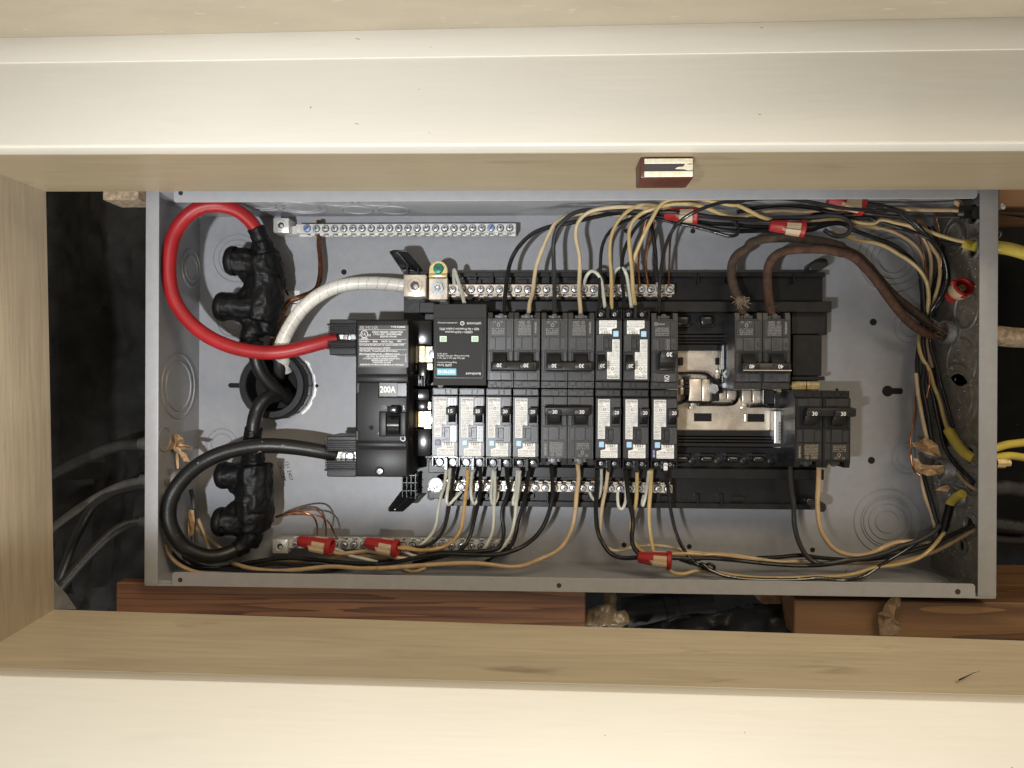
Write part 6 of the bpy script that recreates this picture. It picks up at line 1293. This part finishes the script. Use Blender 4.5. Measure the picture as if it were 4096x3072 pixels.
k = MB().lathe(at(1462, 262, 1.3, 'V'), (.3,-1,0), [(.12, -.1), (.12, .08), (.07, .10), (0, .1)], 14); solo("clamp_screw", k, X['zinc'], "bright clamp screw head just outside the upper corner of the box", "screw", smooth=True)
wire("small wire ring sticking out beside the yellow cable", 'cond', .018, ('I', [(1312,760,.6),(1330,750,.5),(1342,775,.45),(1330,810,.5),(1312,832,.6)]), cat='wire ring', name='wire_ring', n=6)
k = MB().lathe(at(1060, 530, 1.0, 'W'), (1,0,0), [(.20, -.2), (.20, .1), (.14, .14), (.14, .3), (0, .3)], 8); solo("clamp_nut", k, X['brass'], "brassy clamp nut under the lower yellow cable outside the box", "nut")
# cables in the dark cavity
wire("dusty black cable at the top of the dark cavity", 'dcab', .23, ('N', [(900,425,3.0),(840,420,3.0),(740,425,3.2),(640,450,3.4),(520,500,3.7),(420,545,4.0),(320,600,4.3),(240,640,4.5)]), cat='cable', name='black_cable', n=14, group="cables in the dark cavity")
wire("dusty grey cable crossing the dark cavity", 'grycab', .17, ('N', [(900,635,2.8),(830,642,2.8),(740,665,3.0),(640,708,3.2),(540,765,3.4),(440,830,3.6),(320,920,3.9),(240,985,4.1)]), cat='cable', name='grey_cable', n=14, group="cables in the dark cavity")
wire("plain black cable under the grey one in the dark cavity", 'wblk', .19, ('N', [(900,670,3.0),(820,675,3.0),(720,695,3.1),(640,730,3.2),(560,790,3.4),(500,890,3.6),(440,1010,3.9),(400,1120,4.2),(350,1260,4.5)]), cat='cable', name='black_cable', n=14, group="cables in the dark cavity")
wire("peeling black cable lowest in the dark cavity", 'dcab', .20, ('N', [(900,870,2.6),(850,880,2.6),(760,905,2.7),(680,950,2.8),(600,1020,2.9),(520,1100,3.0),(440,1190,3.1),(370,1270,3.2),(320,1330,3.3)]), cat='cable', name='black_cable', n=14, group="cables in the dark cavity", wrap=(.9, .06))
wire("lighter cable jacket strip along the peeling black cable", 'grycab', .06, ('N', [(840,878,2.45),(770,890,2.45),(700,925,2.5),(620,990,2.6),(540,1070,2.7),(450,1170,2.8),(385,1250,2.9)]), cat='cable jacket', name='jacket_strip', n=8)
for x, y in ((852, 412), (860, 630), (860, 880)):
    c = at(x + 18, y, 2.6, 'N'); f = MB().lathe(c, (-1, 0, 0), [(.26, -.3), (.26, .0), (.22, .02), (.22, .18), (.18, .18), (0, .16)], 18)
    solo("cable_connector", f, X['grycab'], {412: "dark connector at the dusty black cable in the cavity", 630: "dark connector at the grey cable in the cavity", 880: "dark connector at the peeling cable in the cavity"}[y], "cable fitting", smooth=True)

# ------------------------------------------------------------------ service cables and splices
wire("thick red service cable in a big loop to the main breaker", 'red', .262, ('M', [(872,385,2.25),(846,325,2.0),(790,255,1.7),(700,185,1.35),(600,152,1.1),(500,145,.95),(400,165,.85),(300,230,.8),(220,330,.75),(172,450,.7),(152,600,.7),(158,760,.72),(195,900,.75),(260,1010,.8),(350,1110,.85),(470,1200,.9),(600,1262,.95),(740,1305,1.0),(880,1325,1.05),(1000,1328,1.1),(1120,1315,1.2),(1260,1282,1.3),(1400,1245,1.45),(1500,1225,1.6)]), cat='cable', name='red_cable', n=24, sub=6)
wire("thick black service cable in a big loop to the main breaker", 'svc', .285, ('L', [(640,1290,2.3),(570,1325,2.0),(480,1360,1.7),(390,1370,1.4),(300,1345,1.15),(220,1300,.95),(165,1230,.8),(130,1150,.72),(122,1070,.7),(140,980,.7),(185,900,.75),(260,815,.8),(360,740,.85),(480,685,.95),(620,650,1.05),(760,635,1.15),(900,640,1.3),(1030,655,1.45),(1150,675,1.6),(1230,690,1.75)]), cat='cable', name='black_cable', n=24, sub=6)
wire("white taped service cable from the conduit bushing to the square neutral lug", 'tapew', .262, ('L', [(905,130,3.4),(885,70,3.0),(860,20,2.6)]), ('M', [(1035,1330,2.3),(1070,1230,2.1),(1130,1110,2.1),(1220,985,2.15),(1330,885,2.2),(1460,815,2.3),(1600,780,2.4),(1750,770,2.45),(1900,775,2.45),(2050,790,2.45)]), cat='cable', name='white_cable', n=24, sub=9, wrap=(.40, .022))
wire("black service cable from the upper splice into the conduit bushing", 'svc', .27, ('L', [(705,-60,2.0),(705,50,2.1),(728,130,2.2),(775,200,2.4),(840,265,2.7),(900,310,3.1),(960,345,3.6)]), cat='cable', name='black_cable', n=22, group="service cables through the bushing")
wire("black service cable from the lower splice into the conduit bushing", 'svc', .27, ('L', [(684,560,2.0),(690,480,2.0),(708,410,2.1),(745,345,2.2),(800,310,2.5),(860,300,2.9),(900,290,3.5)]), cat='cable', name='black_cable', n=22, group="service cables through the bushing")
wire("third black service cable under the white taped one in the bushing", 'wgry', .24, ('L', [(860,60,2.9),(862,110,3.0),(855,170,3.3),(840,230,3.8)]), cat='cable', name='black_cable', n=22, group="service cables through the bushing")
m_ = lambda x, y, Y: at(x, y, Y, 'M'); l_ = lambda x, y, Y: at(x, y, Y, 'L')
def splice(nm, label, chain, rings_):
    r = thing(nm, label, "cable splice", tuple(chain[0][0][0]))
    lump("tape_body", chain, 0, X['tape'], None, None, vox=.05, disp=(.38, .15), parent=r)
    for c, ax, R in rings_:
        part("port_cap", MB().lathe(c, ax, [(0, .16), (R*.62, .15), (R*.9, .06), (R, -.05), (R, -.20), (R*.95, -.24)], 24), X['tape'], r, smooth=True)
    return r
splice("taped_splice", "upper black taped splice with two capped ports joining the red cable",
    [([m_(905,560,2.3), m_(930,720,2.3)], .70), ([m_(930,520,2.5), m_(975,640,2.5)], .50), ([m_(925,720,2.3), m_(920,900,2.3)], .70), ([m_(920,900,2.3), m_(885,1070,2.3)], .68),
     ([m_(985,610,2.6), m_(1005,760,2.6)], .46), ([m_(1005,760,2.6), m_(975,960,2.6)], .46), ([m_(975,960,2.6), m_(925,1180,2.5)], .44),
     ([m_(845,320,2.0), m_(895,430,2.2)], .34), ([m_(895,430,2.2), m_(930,560,2.4)], .42),
     ([m_(640,585,1.95), m_(860,610,2.2)], .56), ([m_(560,955,1.95), m_(830,970,2.2)], .56), ([m_(760,650,2.25), m_(870,780,2.35)], .40), ([m_(740,925,2.2), m_(860,800,2.35)], .40), ([m_(760,1040,2.2), m_(850,1130,2.3)], .36), ([m_(830,1090,2.3), m_(830,1200,2.2)], .44), ([m_(800,1150,2.2), m_(800,1260,2.1)], .36)],
    [(m_(645,588,1.95), m_(565,580,1.8) - m_(645,588,1.8), .575), (m_(562,958,1.95), m_(480,950,1.8) - m_(562,958,1.8), .575)])
splice("taped_splice", "lower black taped splice with two capped ports joining the black loop",
    [([l_(690,760,2.3), l_(690,900,2.3)], .72), ([l_(690,900,2.3), l_(690,1060,2.3)], .72), ([l_(690,1060,2.3), l_(680,1180,2.4)], .70), ([l_(735,760,2.6), l_(745,1150,2.6)], .48), ([l_(640,700,2.5), l_(740,720,2.5)], .4),
     ([l_(560,880,2.25), l_(660,940,2.3)], .40), ([l_(550,1080,2.25), l_(650,1010,2.3)], .40), ([l_(690,520,2.0), l_(680,600,2.1)], .34), ([l_(680,600,2.1), l_(690,740,2.3)], .46),
     ([l_(470,830,2.1), l_(650,835,2.3)], .52), ([l_(455,1140,2.1), l_(650,1140,2.3)], .56), ([l_(640,1290,2.2), l_(560,1330,2.0)], .34), ([l_(690,1200,2.4), l_(640,1290,2.3)], .46)],
    [(l_(470,831,2.1), l_(400,830,2.0) - l_(470,831,2.0), .53), (l_(452,1140,2.1), l_(380,1140,2.0) - l_(452,1140,2.0), .57)])

# copper strands up to the ground bar
def strands(label, pts, R, n, r, m):
    P = smooth_path([Vector(p) for p in pts], 8); g = thing("copper_strand_cable", label, "ground wire", tuple(P[0]), "bare copper ground wires")
    T = [(P[min(i+1, len(P)-1)] - P[max(i-1, 0)]).normalized() for i in range(len(P))]
    for k_ in range(n):
        Q_p = []; L_ = 0
        for i, p in enumerate(P):
            if i: L_ += (P[i] - P[i-1]).length
            N = T[i].orthogonal().normalized() if i == 0 else (N - T[i] * N.dot(T[i])).normalized(); Bv = T[i].cross(N)
            a = 2*math.pi*k_/n + L_ * 2.4; Q_p.append(p + (N*math.cos(a) + Bv*math.sin(a)) * R)
        part("strand", MB().tube(Q_p, r, n=6, sub=1), X[m], g, smooth=True)
strands("twisted bare copper cable rising from the conduit to the upper ground bar", [at(648,105,3.3,'G'), at(650,200,3.42,'G'), at(652,320,3.4,'G'), at(652,450,3.3,'G'), at(668,600,3.25,'G'), at(672,760,3.25,'G'), at(655,900,3.3,'G'), at(615,1010,3.4,'G'), at(520,1075,3.5,'G'), at(380,1125,3.6,'G'), at(250,1190,3.55,'G'), at(190,1290,3.5,'G'), at(130,1450,3.4,'G'), at(60,1620,3.3,'G'), at(-40,1900,3.3,'G')], .065, 6, .042, 'copdk')

# ------------------------------------------------------------------ wire nuts
def wire_nut(label, tip, mouth, roll=0, L=None):
    d = (mouth - tip); L_ = d.length; d.normalize()
    r = thing("wire_nut", label, "wire nut", tuple(tip), "red wire nuts with tan wings")
    part("cap", MB().lathe(tip, d, [(0, 0), (.17, .01), (.20, .05), (.25, L_*.5), (.28, L_*.78), (.28, L_*.84)], 14), X['nutred'], r, smooth=True)
    part("collar", MB().lathe(tip, d, [(.30, L_*.84), (.34, L_*.87), (.34, L_*.97), (.29, L_), (.24, L_*.98), (.22, L_*.8)], 20), X['nutred'], r, smooth=True)
    rb_ = MB(); ref = Vector((0,-1,0)); u = (ref - d * ref.dot(d)).normalized(); v = d.cross(u)
    for k_ in range(10):
        a = 2*math.pi*k_/10; n_ = u*math.cos(a) + v*math.sin(a); rb_.tube([tip + d*.06 + n_*.185, tip + d*L_*.5 + n_*.245], .02, n=5, sub=1)
    part("grip_ribs", rb_, X['nutred'], r, smooth=True)
    for sgn in (1, -1):
        a = roll + (0 if sgn > 0 else math.pi); n_ = u*math.cos(a) + v*math.sin(a); s_ = d.cross(n_)
        w = MB(); pa = [tip + d*L_*f + n_*h for f, h in ((.34, .20), (.44, .40), (.85, .42), (.86, .2))]
        w.hexa([p + s_*.06 for p in pa], [p - s_*.06 for p in pa])
        # saddle that hugs the cap
        for i in range(4):
            a0, a1 = a - 1.0 + .5*i, a - 1.0 + .5*(i+1); e0, e1 = u*math.cos(a0) + v*math.sin(a0), u*math.cos(a1) + v*math.sin(a1)
            w.hexa([tip + d*L_*.46 + e0*.23, tip + d*L_*.46 + e1*.23, tip + d*L_*.46 + e1*.285, tip + d*L_*.46 + e0*.285], [tip + d*L_*.855 + e0*.25, tip + d*L_*.855 + e1*.25, tip + d*L_*.855 + e1*.315, tip + d*L_*.855 + e0*.315])
        part("wing", w, X['nuttan'], r, bevel=.012)
    return r
wire_nut("red wire nut with tan wings at the bottom, beside the taped splice", l_(985,1265,1.9), l_(1210,1308,1.7), roll=.45)
wire_nut("red wire nut with tan wings at the bottom, between splice and main breaker wires", l_(1430,1275,1.9), l_(1648,1318,1.7), roll=.45)
wire_nut("red wire nut with tan wings below the purple sticker breaker", at(1720,620,1.6,'A'), at(1945,643,1.4,'A'), roll=.3)
wire_nut("red wire nut under the crossing tan wires above the single 20", at(1522,215,1.9,'T'), at(1798,225,1.6,'T'), roll=.4)
wire_nut("red wire nut lying below the bundle above the empty breaker slots", at(1160,710,1.8,'U'), at(1450,738,1.6,'U'), roll=.5)
wire_nut("red wire nut half hidden under the upper flange near the corner", at(1628,505,1.6,'U'), at(1925,560,1.5,'U'), roll=.35)
tipv, mv = at(1060,1000,1.7,'V'), at(1158,920,1.1,'V')
ln_ = thing("wire_nut", "loose open red wire nut with its spring showing, resting on the end wall", "wire nut", tuple(tipv))
d = (mv - tipv).normalized(); L_ = (mv - tipv).length; u = d.orthogonal().normalized()
part("cap", MB().lathe(tipv, d, [(0, -.15), (.22, -.14), (.27, L_*.6), (.31, L_*.8), (.36, L_*.84), (.36, L_), (.30, L_), (.27, L_*.8), (.24, L_*.3), (0, L_*.3)], 24), X['nutred'], ln_, smooth=True)
part("skirt", MB().lathe(tipv, d, [(.27, L_*.25), (.34, L_*.35), (.39, L_*.78), (.385, L_*.88), (.30, L_*.86)], 24), X['nuttan'], ln_, smooth=True)
v = d.cross(u)
for a in (.6, 2.7, 4.9):
    n_ = u*math.cos(a) + v*math.sin(a); s_ = d.cross(n_); pa = [tipv + d*L_*.55 + n_*.3, tipv + d*L_*.8 + n_*.46, tipv + d*L_*1.0 + n_*.46, tipv + d*L_*1.0 + n_*.3]
    part("wing", MB().hexa([p + s_*.07 for p in pa], [p - s_*.07 for p in pa]), X['nutred'], ln_, bevel=.02)
sp_ = []
for i in range(60):
    a = i * .62; rr_ = .17 - .0012 * i; sp_.append(tipv + d * (L_*.35 + .006 * i) + (u*math.cos(a) + v*math.sin(a)) * rr_)
part("spring", MB().tube(sp_, .014, n=5, sub=1), X['brass'], ln_, smooth=True)
# grit on the dirty end wall: paint crumbs
rnd = random.Random(21); mb = MB()
for i in range(90):
    c = atx(rnd.uniform(660, 900), rnd.choice([rnd.uniform(0, 260), rnd.uniform(520, 800), rnd.uniform(950, 1220)]), BW - t - .01, 'W'); s_ = rnd.uniform(.008, .035)
    mb.lathe(c, (rnd.uniform(-1,0), rnd.uniform(-1,1), rnd.uniform(-1,1)), [(0, -s_), (s_, 0), (0, s_*.7)], 5)
for i in range(70):
    c = atx(rnd.uniform(1040, 1290), rnd.uniform(640, 1640), BW - t - .01, 'V'); s_ = rnd.uniform(.008, .03)
    mb.lathe(c, (rnd.uniform(-1,0), rnd.uniform(-1,1), rnd.uniform(-1,1)), [(0, -s_), (s_, 0), (0, s_*.7)], 5)
o = solo("paint_crumbs", mb, X['lab'], "paint crumbs and grit on the dirty end wall", "grit", kind='stuff')
for o in list(bpy.data.objects):
    if 'org' in o: del o['org']
